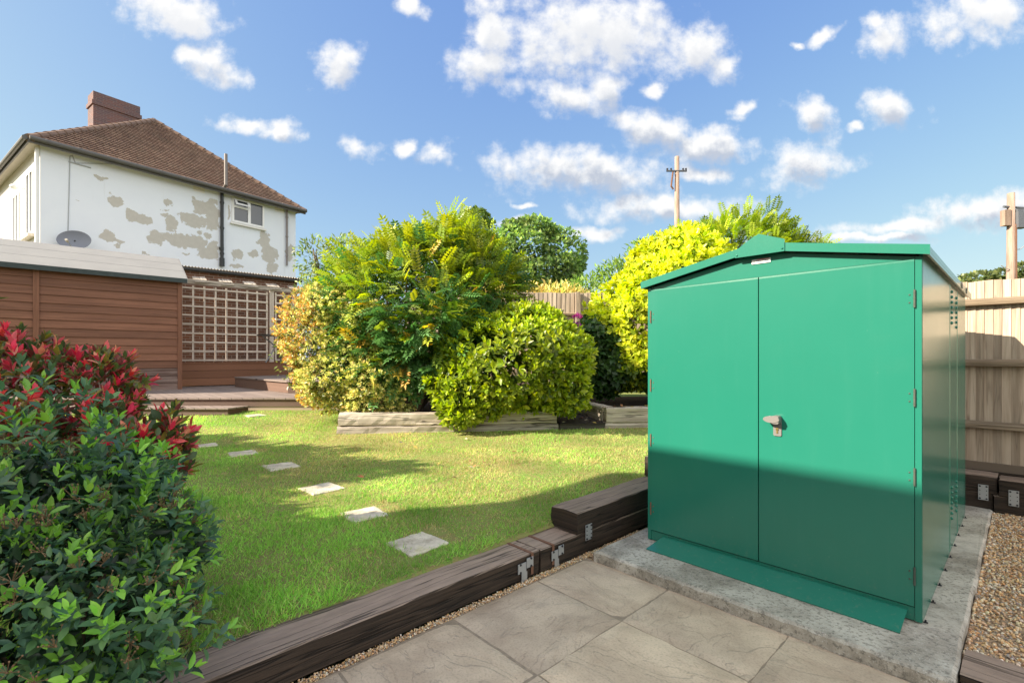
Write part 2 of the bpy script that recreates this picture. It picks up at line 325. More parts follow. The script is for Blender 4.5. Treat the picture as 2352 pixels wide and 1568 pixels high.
def m_slab():
    m, t, p = newmat('riven_paving'); v = UVv(t); 
    r = ATTR(t, 'rnd').outputs['Fac']
    n1 = NOISE(t, UVv(t, 1.7, 4.2), 1.0, 6, .55, .7); terr = M(t, 'FRACT', M(t, 'MULTIPLY', n1, 9.)); lev = M(t, 'FLOOR', M(t, 'MULTIPLY', n1, 9.))
    step = M(t, 'ADD', lev, SM(t, terr, .0, .16)); edge = M(t, 'SUBTRACT', SM(t, terr, .0, .04), SM(t, terr, .05, .16))
    n2 = NOISE(t, v, 3.2, 6, .6); n3 = NOISE(t, v, 90, 3, .6)
    c = MIX(t, SM(t, n2, .3, .72), (.40, .300, .215), (.60, .475, .35))
    c = MIX(t, M(t, 'MULTIPLY', M(t, 'ADD', lev, 0.), .03), c, (.5, .44, .36))
    c = MIX(t, M(t, 'MULTIPLY', SM(t, NOISE(t, v, 1.9, 5, .65), .58, .75), .5), c, (.17, .15, .125))
    c = MIX(t, M(t, 'MULTIPLY', edge, .17), c, (.14, .11, .085)); c = MIX(t, M(t, 'MULTIPLY', SM(t, n3, .45, .7), .32), c, (.17, .14, .11))
    c = MIX(t, 1., c, N(t, 'ShaderNodeCombineColor', {0: M(t, 'MULTIPLY_ADD', r, .2, .9), 1: M(t, 'MULTIPLY_ADD', r, .2, .9), 2: M(t, 'MULTIPLY_ADD', r, .16, .9)}).outputs[0], 'MULTIPLY')
    setp(t, p, Base_Color=c, Roughness=.7, Specular_IOR_Level=.35); bump(t, p, M(t, 'ADD', step, M(t, 'ADD', M(t, 'MULTIPLY', n3, .12), M(t, 'MULTIPLY', n2, .8))), .5, .006); return m
MAT['slab'] = m_slab()
def m_conc():
    m, t, p = newmat('stained_concrete'); v = POS(t)
    n1 = NOISE(t, v, 4, 7, .65); n2 = NOISE(t, v, 45, 5, .7); n3 = NOISE(t, v, 160, 2, .5); n4 = NOISE(t, v, 1.6, 4)
    c = MIX(t, SM(t, n1, .3, .7), (.235, .21, .17), (.51, .475, .41)); c = MIX(t, M(t, 'MULTIPLY', SM(t, n2, .5, .62), .62), c, (.095, .088, .074))
    c = MIX(t, M(t, 'MULTIPLY', SM(t, n4, .55, .7), .45), c, (.66, .62, .55)); c = MIX(t, M(t, 'MULTIPLY', SM(t, n3, .62, .68), .4), c, (.65, .65, .62))
    setp(t, p, Base_Color=c, Roughness=.85, Specular_IOR_Level=.3); bump(t, p, M(t, 'ADD', n2, M(t, 'MULTIPLY', n3, .4)), .7, .006); return m
MAT['concrete'] = m_conc()
def m_stone():
    m, t, p = newmat('stepping_stone'); v = OBJ(t); n1 = NOISE(t, v, 9, 7, .65); n2 = NOISE(t, v, 60, 4, .6)
    c = MIX(t, SM(t, n1, .3, .7), (.36, .31, .235), (.64, .575, .46)); c = MIX(t, M(t, 'MULTIPLY', SM(t, n2, .52, .7), .5), c, (.17, .15, .11))
    c = MIX(t, M(t, 'MULTIPLY', SM(t, NOISE(t, v, 5, 4), .58, .66), .4), c, (.42, .38, .14))
    setp(t, p, Base_Color=c, Roughness=.85); bump(t, p, M(t, 'ADD', n1, M(t, 'MULTIPLY', n2, .4)), .7, .008); return m
MAT['stone'] = m_stone()
def m_attr(name, rough=.75, spec=.35):
    m, t, p = newmat(name); a = ATTR(t, 'Col').outputs['Color']; n = NOISE(t, POS(t), 160, 3)
    setp(t, p, Base_Color=MIX(t, M(t, 'MULTIPLY', n, .45), a, (.12, .08, .05)), Roughness=rough, Specular_IOR_Level=spec); return m
MAT['pebble'] = m_attr('pebble', .55, .45); MAT['dead_leaf'] = m_attr('dead_leaf', .8)
def m_lawn():
    m, t, p = newmat('turf'); v = POS(t); n1 = NOISE(t, v, .9, 4, .6); n2 = NOISE(t, v, 26, 6, .7)
    c = MIX(t, SM(t, n1, .35, .65), (.15, .26, .05), (.27, .27, .09)); c = MIX(t, SM(t, n2, .4, .65), c, (.26, .21, .09))
    setp(t, p, Base_Color=c, Roughness=.95, Specular_IOR_Level=.1); bump(t, p, n2, .8, .03); return m
MAT['turf'] = m_lawn()
def m_ground():
    m, t, p = newmat('ground'); v = POS(t); n = NOISE(t, v, .4, 6)
    c = MIX(t, n, (.05, .07, .02), (.13, .11, .05)); setp(t, p, Base_Color=c, Roughness=.95); bump(t, p, NOISE(t, v, 9, 5), .6, .05); return m
MAT['ground'] = m_ground()
def m_grit():
    m, t, p = newmat('fine_gravel'); v = POS(t); vo = N(t, 'ShaderNodeTexVoronoi', {'Vector': v, 'Scale': 95.})
    c = MIX(t, N(t, 'ShaderNodeSeparateColor', {0: vo.outputs[1]}).outputs[0], (.12, .075, .04), (.42, .30, .19))
    setp(t, p, Base_Color=c, Roughness=.8); bump(t, p, vo.outputs[0], .8, -.008); return m
MAT['grit'] = m_grit()
def m_deck(name, along_b=.145):
    m, t, p = newmat(name); uv = t.nodes.new('ShaderNodeTexCoord').outputs['UV']; s = N(t, 'ShaderNodeSeparateXYZ', {0: uv})
    k = M(t, 'DIVIDE', s.outputs[1], along_b); fr = M(t, 'FRACT', k); gap = M(t, 'MULTIPLY', SM(t, fr, .0, .05), SM(t, fr, 1., .95))
    groove = M(t, 'SINE', M(t, 'MULTIPLY', fr, 6.283*8)); bn = N(t, 'ShaderNodeTexWhiteNoise', {'W': M(t, 'FLOOR', k)}, noise_dimensions='1D').outputs[0]
    g = NOISE(t, UVv(t, 1.2, 22), 1, 6, .6)
    c = MIX(t, g, (.13, .095, .082), (.36, .285, .245)); c = MIX(t, M(t, 'MULTIPLY', bn, .35), c, (.12, .085, .072)); c = MIX(t, M(t, 'SUBTRACT', 1., gap), c, (.012, .01, .01))
    setp(t, p, Base_Color=c, Roughness=.7); bump(t, p, M(t, 'ADD', gap, M(t, 'MULTIPLY', groove, .15)), .8, .006); return m
MAT['deck'] = m_deck('deck_boards')
def m_reed(name, c0, c1):
    m, t, p = newmat(name); uv = t.nodes.new('ShaderNodeTexCoord').outputs['UV']; s = N(t, 'ShaderNodeSeparateXYZ', {0: uv})
    w_ = M(t, 'SINE', M(t, 'MULTIPLY', s.outputs[1], 6.283/.017)); g = NOISE(t, UVv(t, 1.2, 26), 1, 6, .6)
    c = MIX(t, g, c0, c1); c = MIX(t, SM(t, w_, .1, -.6), c, tuple(x*.25 for x in c0)); setp(t, p, Base_Color=c, Roughness=.65); bump(t, p, w_, .8, .006); return m
MAT['reeded'] = m_reed('reeded_board', (.18, .095, .065), (.37, .22, .16)); MAT['reeded_grey'] = m_reed('reeded_grey_board', (.085, .075, .06), (.20, .18, .14))
def m_felt():
    m, t, p = newmat('roof_felt'); v = POS(t); n = NOISE(t, v, 2.2, 5); n2 = NOISE(t, v, 130, 2)
    c = MIX(t, n, (.225, .225, .225), (.315, .31, .30)); c = MIX(t, M(t, 'MULTIPLY', n2, .3), c, (.22, .2, .19))
    setp(t, p, Base_Color=c, Roughness=.9); bump(t, p, n2, .5, .004); return m
MAT['felt'] = m_felt()
MAT['dark_felt'] = plain('felt_edge', (.055, .07, .072), .85, .3, 0, .35, 12, .004)
MAT['corrugated'] = plain('corrugated_sheet', (.36, .31, .26), .8, .3, 0, .3, 5)
def m_tiles():
    m, t, p = newmat('clay_tiles')
    bt = N(t, 'ShaderNodeTexBrick', {'Vector': UVv(t), 'Color1': (.25, .145, .10, 1), 'Color2': (.38, .245, .17, 1), 'Mortar': (.04, .025, .02, 1), 'Scale': 1., 'Mortar Size': .006, 'Mortar Smooth': .1, 'Bias': 0., 'Brick Width': .17, 'Row Height': .105})
    n = NOISE(t, UVv(t), 1.2, 5, .65); n2 = NOISE(t, UVv(t), 9, 5, .7)
    c = MIX(t, M(t, 'MULTIPLY', SM(t, n, .4, .75), .55), bt.outputs[0], (.11, .085, .06)); c = MIX(t, M(t, 'MULTIPLY', SM(t, n2, .6, .72), .6), c, (.36, .31, .2)); c = MIX(t, M(t, 'MULTIPLY', SM(t, n2, .38, .28), .7), c, (.05, .04, .035))
    setp(t, p, Base_Color=c, Roughness=.85, Specular_IOR_Level=.25); bump(t, p, M(t, 'SUBTRACT', M(t, 'MULTIPLY', n2, .5), bt.outputs[1]), .7, .02); return m
MAT['tiles'] = m_tiles()
MAT['ridge_tile'] = plain('ridge_tile', (.22, .145, .11), .85, .25, 0, .4, 3)

# ------------------------------------------------------------------ vegetation helpers
def unit(a): return a/np.maximum(np.linalg.norm(a, axis=-1, keepdims=True), 1e-9)
def inst(name, tv, tf, P, X, Y, Zx, S, Col, mat, parent=None, base=None, extra=None):
    """one mesh out of many transformed copies of a small template"""
    tv = np.asarray(tv, float); tf = np.asarray(tf, np.int64); n, k = len(P), len(tv)
    S = np.asarray(S, float).reshape(n, -1); S = np.repeat(S, 3, 1) if S.shape[1] == 1 else S
    L = tv[None]*S[:, None, :]
    Vt = P[:, None]+L[..., :1]*X[:, None]+L[..., 1:2]*Y[:, None]+L[..., 2:]*Zx[:, None]
    Vt = Vt.reshape(-1, 3); F = (tf[None]+(np.arange(n)*k)[:, None, None]).reshape(-1, tf.shape[1])
    Cc = np.repeat(np.concatenate([Col, np.ones((n, 1))], 1), k, 0)
    if extra is not None:      # woody twigs appended to the same mesh
        ev, ef, ec = extra; F = np.concatenate([F, ef+len(Vt)]); Vt = np.concatenate([Vt, ev]); Cc = np.concatenate([Cc, np.concatenate([ec, np.ones((len(ec), 1))], 1)])
    if parent is not None: b = BASE[parent.name]
    elif base is not None: b = np.array(base, float)
    else: b = np.array([Vt[:, 0].mean(), Vt[:, 1].mean(), Vt[:, 2].min()])
    me = bpy.data.meshes.new(name); me.vertices.add(len(Vt)); me.vertices.foreach_set('co', (Vt-b).astype(np.float32).ravel())
    q = F.shape[1]; me.loops.add(F.size); me.loops.foreach_set('vertex_index', F.astype(np.int32).ravel())
    me.polygons.add(len(F)); me.polygons.foreach_set('loop_start', np.arange(0, F.size, q, dtype=np.int32))
    ca = me.color_attributes.new('Col', 'FLOAT_COLOR', 'POINT'); ca.data.foreach_set('color', Cc.astype(np.float32).ravel())
    me.update(calc_edges=True); me.validate(); me.polygons.foreach_set('use_smooth', np.full(len(me.polygons), name not in ('gravel', 'gravel_strip')))
    return link(name, me, mat, parent, b)
LEAF_V = [(0,0,0),(0,.33,-.03),(0,.66,-.045),(0,1,-.10),(-.22,.22,.05),(-.29,.5,.06),(-.18,.78,.01),(.22,.22,.05),(.29,.5,.06),(.18,.78,.01)]
LEAF_F = [(0,1,4),(1,5,4),(1,2,5),(2,6,5),(2,3,6),(0,7,1),(1,7,8),(1,8,2),(2,8,9),(2,9,3)]
SMALL_V = [(0,0,0),(0,.5,-.05),(0,1,-.08),(-.26,.45,.06),(.26,.45,.06)]; SMALL_F = [(0,1,3),(1,2,3),(0,4,1),(1,4,2)]
def pinnate(npair=7, w=.10, ll=.26):
    v, f = [], []
    for j in range(npair):
        y = .16+.74*j/(npair-1); l = ll*(1-.35*abs(j/(npair-1)-.4))
        for sg in (-1, 1):
            i = len(v); tip = (sg*l, y+l*.45, -.05*l-.10*y*y); mid = (sg*l*.5, y+l*.2)
            v += [(0, y, -.10*y*y), (mid[0]-sg*w*.25, mid[1]+w*.5, .02-.10*y*y), tip, (mid[0]+sg*w*.25, mid[1]-w*.5, .02-.10*y*y)]
            f += [(i, i+1, i+2), (i, i+2, i+3)] if sg < 0 else [(i, i+2, i+1), (i, i+3, i+2)]
    i = len(v); v += [(0, .86, -.09), (-w*.5, 1.0, -.1), (0, 1.16, -.16), (w*.5, 1.0, -.1), (-.008, 0, 0), (.008, 0, 0), (0, .95, -.095)]
    f += [(i, i+2, i+1), (i, i+3, i+2), (i+4, i+5, i+6)]
    return v, f
PIN_V, PIN_F = pinnate()
def lobes(n, amp, kap=7, seed=0):
    g = np.random.default_rng(seed); d = unit(g.normal(size=(n, 3))); a = g.uniform(-amp, amp, n)
    return lambda q: 1+(a[None]*np.exp(kap*(q@d.T-1))).sum(1)
def shell(ells, n, r0=.8, r1=1.03, seed=0, amp=.22, nl=26, zmin=None, ybias=0., cull=.80):
    """points near the lumpy surface of a union of ellipsoids, with their outward direction"""
    g = np.random.default_rng(seed); wts = np.array([(e[1][0]*e[1][2]+e[1][1]*e[1][2]+e[1][0]*e[1][1]) for e in ells]); wts = wts/wts.sum()
    Ps, Ds = [], []; lb = [lobes(nl, amp, 9, seed*31+i) for i in range(len(ells))]
    for i, (c, r) in enumerate(ells):
        m = int(n*wts[i]*1.6); d = unit(g.normal(size=(m, 3)))
        if ybias: d = d[g.random(len(d)) > ybias*np.clip(d[:, 1], 0, 1)]; m = len(d)
        rr = g.uniform(r0, r1, m)*lb[i](d); p = np.array(c)+d*np.array(r)*rr[:, None]; ok = np.ones(m, bool)
        for j, (c2, r2) in enumerate(ells):
            if j != i: ok &= np.linalg.norm((p-np.array(c2))/np.array(r2), axis=1) > cull
        if zmin is not None: ok &= p[:, 2] > zmin
        Ps.append(p[ok]); Ds.append(unit(d[ok]/np.array(r)))
    P, D = np.concatenate(Ps), np.concatenate(Ds); k = g.permutation(len(P))[:n]; return P[k], D[k]
def frames(T, Nn):
    T = unit(T); X = unit(np.cross(T, Nn)); Zx = np.cross(X, T); return X, T, Zx
LG = 1.5
def palette(n, cols, g, jit=.18, p=None):
    c = np.array(cols)[g.choice(len(cols), n, p=p)]; return np.clip(c*g.uniform(1-jit, 1+jit, (n, 1))*g.uniform(.93, 1.07, (n, 3)), 0, 1)
def clumpshade(P, f=1.6, amp=.3, seed=0):
    """leaf colour drifts from clump to clump (older and fresher growth)"""
    g = np.random.default_rng(seed); s = np.zeros(len(P))
    for _ in range(5): s += np.sin(P@(g.normal(size=3)*f*g.uniform(.7, 2))+g.uniform(0, 6.28))
    return np.clip(1+amp*s/2.2, .35, 1.8)[:, None]
def single_leaves(P, D, length, g, cols, up=.25, rand=.7, droop=.0, jit=.2, p=None, f=1.6, amp=.25):
    n = len(P); rv = unit(g.normal(size=(n, 3))); T = D*.55+rv*rand+np.array([0, 0, up-droop]); nn = D*.5+np.array([0, 0, .55])+g.normal(size=(n, 3))*.45
    X, Y, Zx = frames(T, nn); S = g.uniform(.7, 1.2, n)*length; return [P, X, Y, Zx, S, np.clip(LG*palette(n, cols, g, jit, p)*clumpshade(P, f, amp), 0, .85)]
def shoots(P, D, g, length, npair, gap, fresh, old, up=.55, spread=(25, 75), jit=.15, freshn=1, dirj=.35, f=2., amp=.22, freshfrac=1.):
    """leafy shoots: opposite pairs of leaves down a stem, the youngest at the tip in the fresh colour"""
    n = len(P); d = unit(D+np.array([0, 0, up])+g.normal(size=(n, 3))*dirj); a = unit(np.cross(d, g.normal(size=(n, 3)))); b = np.cross(d, a)
    out = []; ph = g.uniform(0, 6.28, n); isf = g.random(n) < freshfrac
    for j in range(npair):
        th = np.radians(spread[0]+(spread[1]-spread[0])*(j/max(1, npair-1)))+g.normal(size=n)*.15; sz = length*(.62+.38*min(1, (j+.6)/1.6))*g.uniform(.8, 1.15, n)
        for q in (0, 1):
            fi = ph+j*1.75+q*math.pi+g.normal(size=n)*.25; side = a*np.cos(fi)[:, None]+b*np.sin(fi)[:, None]
            T = d*np.cos(th)[:, None]+side*np.sin(th)[:, None]; nn = d*np.sin(th)[:, None]-side*np.cos(th)[:, None]+np.array([0, 0, .35])+g.normal(size=(n, 3))*.15
            X, Y, Zx = frames(T, nn); base = P-d*(gap*j)[..., None] if np.ndim(gap) else P-d*gap*j
            col = np.where(((j < freshn) & isf)[:, None], palette(n, fresh, g, jit), palette(n, old, g, jit))
            out.append((base+side*.004, X, Y, Zx, sz, np.clip(LG*col*clumpshade(base, f, amp, 3), 0, .85)))
    return [np.concatenate([o[k] for o in out]) for k in range(6)]
def cat(*sets): return [np.concatenate([s[k] for s in sets]) for k in range(6)]
def branch_mesh(mb, root, tips, r0, g, bend=.18):
    for tpt in tips:
        p0, p1 = np.array(root), np.array(tpt); L = np.linalg.norm(p1-p0); pts = []
        for k in range(6):
            s = k/5; q = p0*(1-s)+p1*s+g.normal(size=3)*bend*L*.25*math.sin(math.pi*s); q[2] += -.08*L*math.sin(math.pi*s); pts.append(q)
        mb.tube(pts, [r0*(1-.7*k/5) for k in range(6)], 7)
def zl(X, Y):
    """height of the lawn"""
    X, Y = np.asarray(X, float), np.asarray(Y, float)
    return .150+.02*np.clip(Y-2., -1.5, 4.5)+.088*np.clip(Y-6.5, 0, 2.6)+.008*np.sin(X*1.9+.4)*np.sin(Y*1.3)
# ------------------------------------------------------------------ ground, lawn, patio
g_ = MB(); S_ = 600
g_.quad((-S_, -S_, -.06), (S_, -S_, -.06), (S_, S_, -.06), (-S_, S_, -.06)); tag(g_.build('ground', MAT['ground']), kind='structure')
m = MB(); na, nb = 90, 84
for j in range(nb+1):
    for i in range(na+1):
        a = -.222-16*(i/na)**1.5; b = -4.5+17*j/nb; p = W(a, b); m.v.append((p.x, p.y, float(zl(p.x, p.y))-(.02 if i == 0 else 0))); m.r.append(.5)
for j in range(nb):
    for i in range(na): k = j*(na+1)+i; m.face((k+1, k, k+na+1, k+na+2))
tag(m.build('lawn', MAT['turf'], smooth=True), kind='structure')
m = MB().box(W(.0, -3.2, -.03), U*4.6, V*7.1, ZZ*.02); tag(m.build('gravel_bed', MAT['grit']), kind='structure')
m = MB(); gp = np.random.default_rng(3)
for i, (a0, a1) in enumerate(((.055, .677), (.685, 1.337), (1.345, 1.99), (1.998, 2.64), (2.648, 3.3))):
    for j, (b0, b1) in enumerate(((-.026, .475), (-.669, -.034), (-1.314, -.677), (-1.96, -1.322), (-2.6, -1.968))):
        m.rnd(); n = 10; e = .006; dz = random.uniform(-.002, .002); sw = (i+j) % 2
        idx = [[0]*(n+1) for _ in range(n+1)]
        for y in range(n+1):
            for x in range(n+1):
                s, t = x/n, y/n; edge = x in (0, n) or y in (0, n); jx = random.uniform(-.004, .004) if edge else 0
                p = W(a0+(a1-a0)*s+(jx if x in (0, n) else 0), b0+(b1-b0)*t+(jx if y in (0, n) else 0), dz+(-.007 if edge else random.uniform(-.0015, .0015))); idx[y][x] = m.add([p])
        for y in range(n):
            for x in range(n):
                uv = [((x+q)/n*.63+m.uo[0], (y+r)/n*.64+m.uo[1]) for q, r in ((0, 0), (1, 0), (1, 1), (0, 1))]
                if sw: uv = [(v_, u_) for u_, v_ in uv]
                m.face((idx[y][x], idx[y][x+1], idx[y+1][x+1], idx[y+1][x]), uv)
        ring = [idx[0][x] for x in range(n+1)]+[idx[y][n] for y in range(1, n+1)]+[idx[n][x] for x in range(n-1, -1, -1)]+[idx[y][0] for y in range(n-1, 0, -1)]
        low = m.add([(m.v[k][0], m.v[k][1], -.028) for k in ring]); L_ = len(ring)
        for k in range(L_): m.face((low+k, low+(k+1) % L_, ring[(k+1) % L_], ring[k]), [(0, 0)]*4)
tag(m.build('patio', MAT['slab'], smooth=False), kind='structure')
m = MB().box(W(.045, -2.62, -.009), U*3.3, V*3.09, ZZ*.001); m.f = m.f[1:2]; m.uv = m.uv[1:2]
tag(m.build('patio_joints', plain('joint_sand', (.27, .215, .16), .95, .2, 0, .5, 40, .004)), kind='structure')
# concrete base of the shed, with a rough edge
m = MB(); n = 40; top = []; A0, A1, B0, B1 = .112, 1.956, .478, 3.79
per = [(A0+(A1-A0)*k/n, B0) for k in range(n)]+[(A1, B0+(B1-B0)*k/n) for k in range(n)]+[(A1-(A1-A0)*k/n, B1) for k in range(n)]+[(A0, B1-(B1-B0)*k/n) for k in range(n)]
jit = [(random.uniform(-.006, .006), random.uniform(-.006, .006)) for _ in per]; cx_, cy_ = (A0+A1)/2, (B0+B1)/2
def ringz(z, inset, f=1.): return m.add([W(a+math.copysign(inset, cx_-a)+x*f, b+math.copysign(inset, cy_-b)+y*f, z+y*.25*f) for (a, b), (x, y) in zip(per, jit)])
r0, r1, r2 = ringz(-.028, 0), ringz(.052, 0), ringz(.064, .014, .5); Ln = len(per)
for ra, rb in ((r0, r1), (r1, r2)):
    for k in range(Ln): m.face((ra+k, ra+(k+1) % Ln, rb+(k+1) % Ln, rb+k))
m.face([r2+k for k in range(Ln)]); tag(m.build('concrete_base', MAT['concrete']), kind='structure')

# pebbles (loose gravel nobody could count)
ICO = [(0,0,1),(.894,0,.447),(.276,.851,.447),(-.724,.526,.447),(-.724,-.526,.447),(.276,-.851,.447),(.724,.526,-.447),(-.276,.851,-.447),(-.894,0,-.447),(-.276,-.851,-.447),(.724,-.526,-.447),(0,0,-1)]
ICF = [(0,1,2),(0,2,3),(0,3,4),(0,4,5),(0,5,1),(1,6,2),(2,7,3),(3,8,4),(4,9,5),(5,10,1),(6,7,2),(7,8,3),(8,9,4),(9,10,5),(10,6,1),(11,7,6),(11,8,7),(11,9,8),(11,10,9),(11,6,10)]
PEB = [(.76,.47,.22),(.82,.60,.36),(.68,.37,.16),(.85,.76,.62),(.52,.34,.21),(.84,.69,.48),(.34,.29,.25),(.78,.50,.27)]
def pebbles(name, A, B, z, g, size=(.004, .0088)):
    n = len(A); P = np.array([W(a, b, 0) for a, b in zip(A, B)]); P[:, 2] = z
    X, Y, Zx = frames(g.normal(size=(n, 3)), g.normal(size=(n, 3))+np.array([0, 0, 2.5])); s = g.uniform(*size, n)
    S = np.stack([s*g.uniform(.7, 1.3, n), s*g.uniform(.8, 1.5, n), s*g.uniform(.5, .9, n)], 1)
    return tag(inst(name, ICO, ICF, P, X, Y, Zx, S, palette(n, PEB, g, .3), MAT['pebble']), kind='stuff')
g = np.random.default_rng(5); n = 19000
A, B = 1.962+1.3*g.random(n)**1.25, .83+3.1*g.random(n)
k = A < 1.962+.55+.35*(B-.83); A, B = A[k], B[k]
pebbles('gravel', A, B, .006+g.uniform(-.004, .010, len(A))+.03*np.clip((B-1)/2.6, 0, 1), g)
n = 4200; A = .004+.043*g.random(n); B = -2.2+3.4*g.random(n); n2 = 350
A = np.concatenate([A, .03+.09*g.random(n2)]); B = np.concatenate([B, .5+.9*g.random(n2)])
pebbles('gravel_strip', A, B, g.uniform(-.012, .004, len(A))+np.where(A > .06, .012, 0), g, (.0025, .0055))
m = MB()
m.hexa([W(1.957, .8, -.02), W(4, .8, -.02), W(4, 3.9, -.02), W(1.957, 3.9, -.02), W(1.957, .8, .006), W(4, .8, .006), W(4, 3.9, .034), W(1.957, 3.9, .034)]); tag(m.build('gravel_base', MAT['grit']), kind='structure')

# grass blades
g = np.random.default_rng(21)
def grass_pts():
    out = []
    for (y0, y1, dens) in ((1.2, 2.6, 11500), (2.6, 4.2, 8500), (4.2, 6.2, 4600), (6.2, 9.4, 2400)):
        xa, xb = -1.15*y1-.3, min(.5*y1+.6, 3.2); n = int((xb-xa)*(y1-y0)*dens); x = g.uniform(xa, xb, n); y = g.uniform(y0, y1, n)
        a = (x-O.x)*U.x+(y-O.y)*U.y; f = x/y; ok = (a < -.222-.02*g.random(n)) & (f > -1.14) & (f < .42) & (y < 8.66) & ~((y > 6.98+.094*(x+2.56)) & (x > -2.62))
        out.append(np.stack([x[ok], y[ok]], 1))
    return np.concatenate(out)
def lawnpt(x, y):
    p = at(x, y, .2)
    for _ in range(6): p = at(x, y, float(zl(p.x, p.y)))
    return p
ST = [(lawnpt(x, y).x, lawnpt(x, y).y, q) for x, y, q in ((958, 1248, .30), (836, 1181, .285), (739, 1122, .305), (646, 1071, .315), (558, 1041, .30), (474, 1023, .25), (586, 958, .28))]
p2 = grass_pts()
for sx_, sy_, ss in ST:
    e = g.uniform(-.03, .02, len(p2)); p2 = p2[~((np.abs((p2[:, 0]-sx_)*U.x+(p2[:, 1]-sy_)*U.y) < ss*.5-.012+e) & (np.abs((p2[:, 0]-sx_)*V.x+(p2[:, 1]-sy_)*V.y) < ss*.5-.012+e))]
bare = np.zeros(len(p2))
for sx_, sy_, ss in ST: bare = np.maximum(bare, np.exp(-(((p2[:, 0]-sx_-V.x*.20+U.x*.03)*U.x+(p2[:, 1]-sy_-V.y*.20+U.y*.03)*U.y)/.17)**2-(((p2[:, 0]-sx_)*V.x+(p2[:, 1]-sy_)*V.y-.20)/.085)**2))
k_ = g.random(len(p2)) > bare*.8; p2, bare = p2[k_], bare[k_]
n = len(p2); P = np.stack([p2[:, 0], p2[:, 1], zl(p2[:, 0], p2[:, 1])-.003], 1)
def field(p, f, seed):
    q = np.random.default_rng(seed); s = np.zeros(len(p))
    for _ in range(6): s += np.sin(p@(q.normal(size=2)*f*q.uniform(.6, 2.2))+q.uniform(0, 6.28))
    return s/2.4
dry = np.clip(.27+.30*field(p2, 1.1, 4)+.18*field(p2, 4.5, 5)+.75*np.exp(-(((p2[:, 0]+.3)/2.3)**2+((p2[:, 1]-5.9)/1.5)**2))-.12*(p2[:, 1] < 3.2), 0, 1)
isdry = g.random(n) < np.maximum(dry*.85, np.clip(bare*2, 0, 1))
gc = palette(n, [(.27,.49,.10),(.33,.55,.11),(.41,.58,.15),(.21,.42,.08)], g, .22); dc = palette(n, [(.55,.47,.22),(.62,.54,.28),(.45,.47,.16),(.50,.38,.18)], g, .22)
col = np.where(isdry[:, None], dc, gc)*(1+.22*field(p2, 2.2, 8))[:, None].clip(.6, 1.5)
edge0 = ((p2[:, 0]-O.x)*U.x+(p2[:, 1]-O.y)*U.y) > -.30; lean = g.normal(size=(n, 3))*.62; lean[:, 2] = 0; lean[edge0] += np.array(U)*.35; T = lean+np.array([.12, .05, 1.]); X, Y, Zx = frames(T, g.normal(size=(n, 3)))
hgt = g.uniform(.016, .048, n)*(1+.30*field(p2, 3.5, 9)+.22*field(p2, 11., 12)).clip(.5, 1.8)*np.where(isdry, .75, 1.); wid = g.uniform(.8, 1.4, n)*(1+.09*p2[:, 1])
edge = ((p2[:, 0]-O.x)*U.x+(p2[:, 1]-O.y)*U.y) > -.33; hgt = np.where(edge, hgt*g.uniform(.9, 1.7, n), hgt)
GV = [(-.0016, 0, 0), (.0016, 0, 0), (-.0012, .5, .05), (.0012, .5, .05), (0, 1, .24)]; GF = [(0, 1, 3), (0, 3, 2), (2, 3, 4)]
tag(inst('grass', GV, GF, P, X, Y, Zx, np.stack([wid, hgt, hgt], 1), col, MAT['grass'], base=(0, 4, 0)), kind='stuff')
for i, (sx_, sy_, ss) in enumerate(ST):
    m = MB(); z = float(zl(sx_, sy_)); n = 6; h = ss/2; rot = random.uniform(-.14, .14)
    ux, vx = (U*math.cos(rot)+V*math.sin(rot)), (V*math.cos(rot)-U*math.sin(rot)); c = Vector((sx_, sy_, z)); rows = []
    for (zz, ins) in ((-.03, 0), (.004, .0), (.010, .012)):
        rg = []
        for s in range(4*n):
            q = s/n; sd = int(q); t = (q-sd)*2-1; x, y = ((t, -1), (1, t), (-t, 1), (-1, -t))[sd]; rg.append(c+ux*(x*(h-ins)+random.uniform(-.006, .006))+vx*(y*(h-ins)+random.uniform(-.006, .006))+ZZ*(zz+random.uniform(-.002, .002)))
        rows.append(m.add(rg))
    for ra, rb in ((rows[0], rows[1]), (rows[1], rows[2])):
        for k in range(4*n): m.face((ra+k, ra+(k+1) % (4*n), rb+(k+1) % (4*n), rb+k))
    m.face([rows[2]+k for k in range(4*n)])
    lab = ['square stone stepping slab nearest the dark sleeper edging', 'stepping slab second from the sleeper edging, bare soil behind it', 'third stepping slab counting from the sleeper edging', 'middle stepping slab, fourth from the sleeper edging',
           'stepping slab fifth from the sleeper edging, half sunk in grass', 'stepping slab sixth from the edging, beside the red leaf tips', 'farthest stepping slab, lying just before the decking'][i]
    tag(m.build('stepping_stone', MAT['stone']), lab, 'stepping stone', 'stepping stones across the lawn')

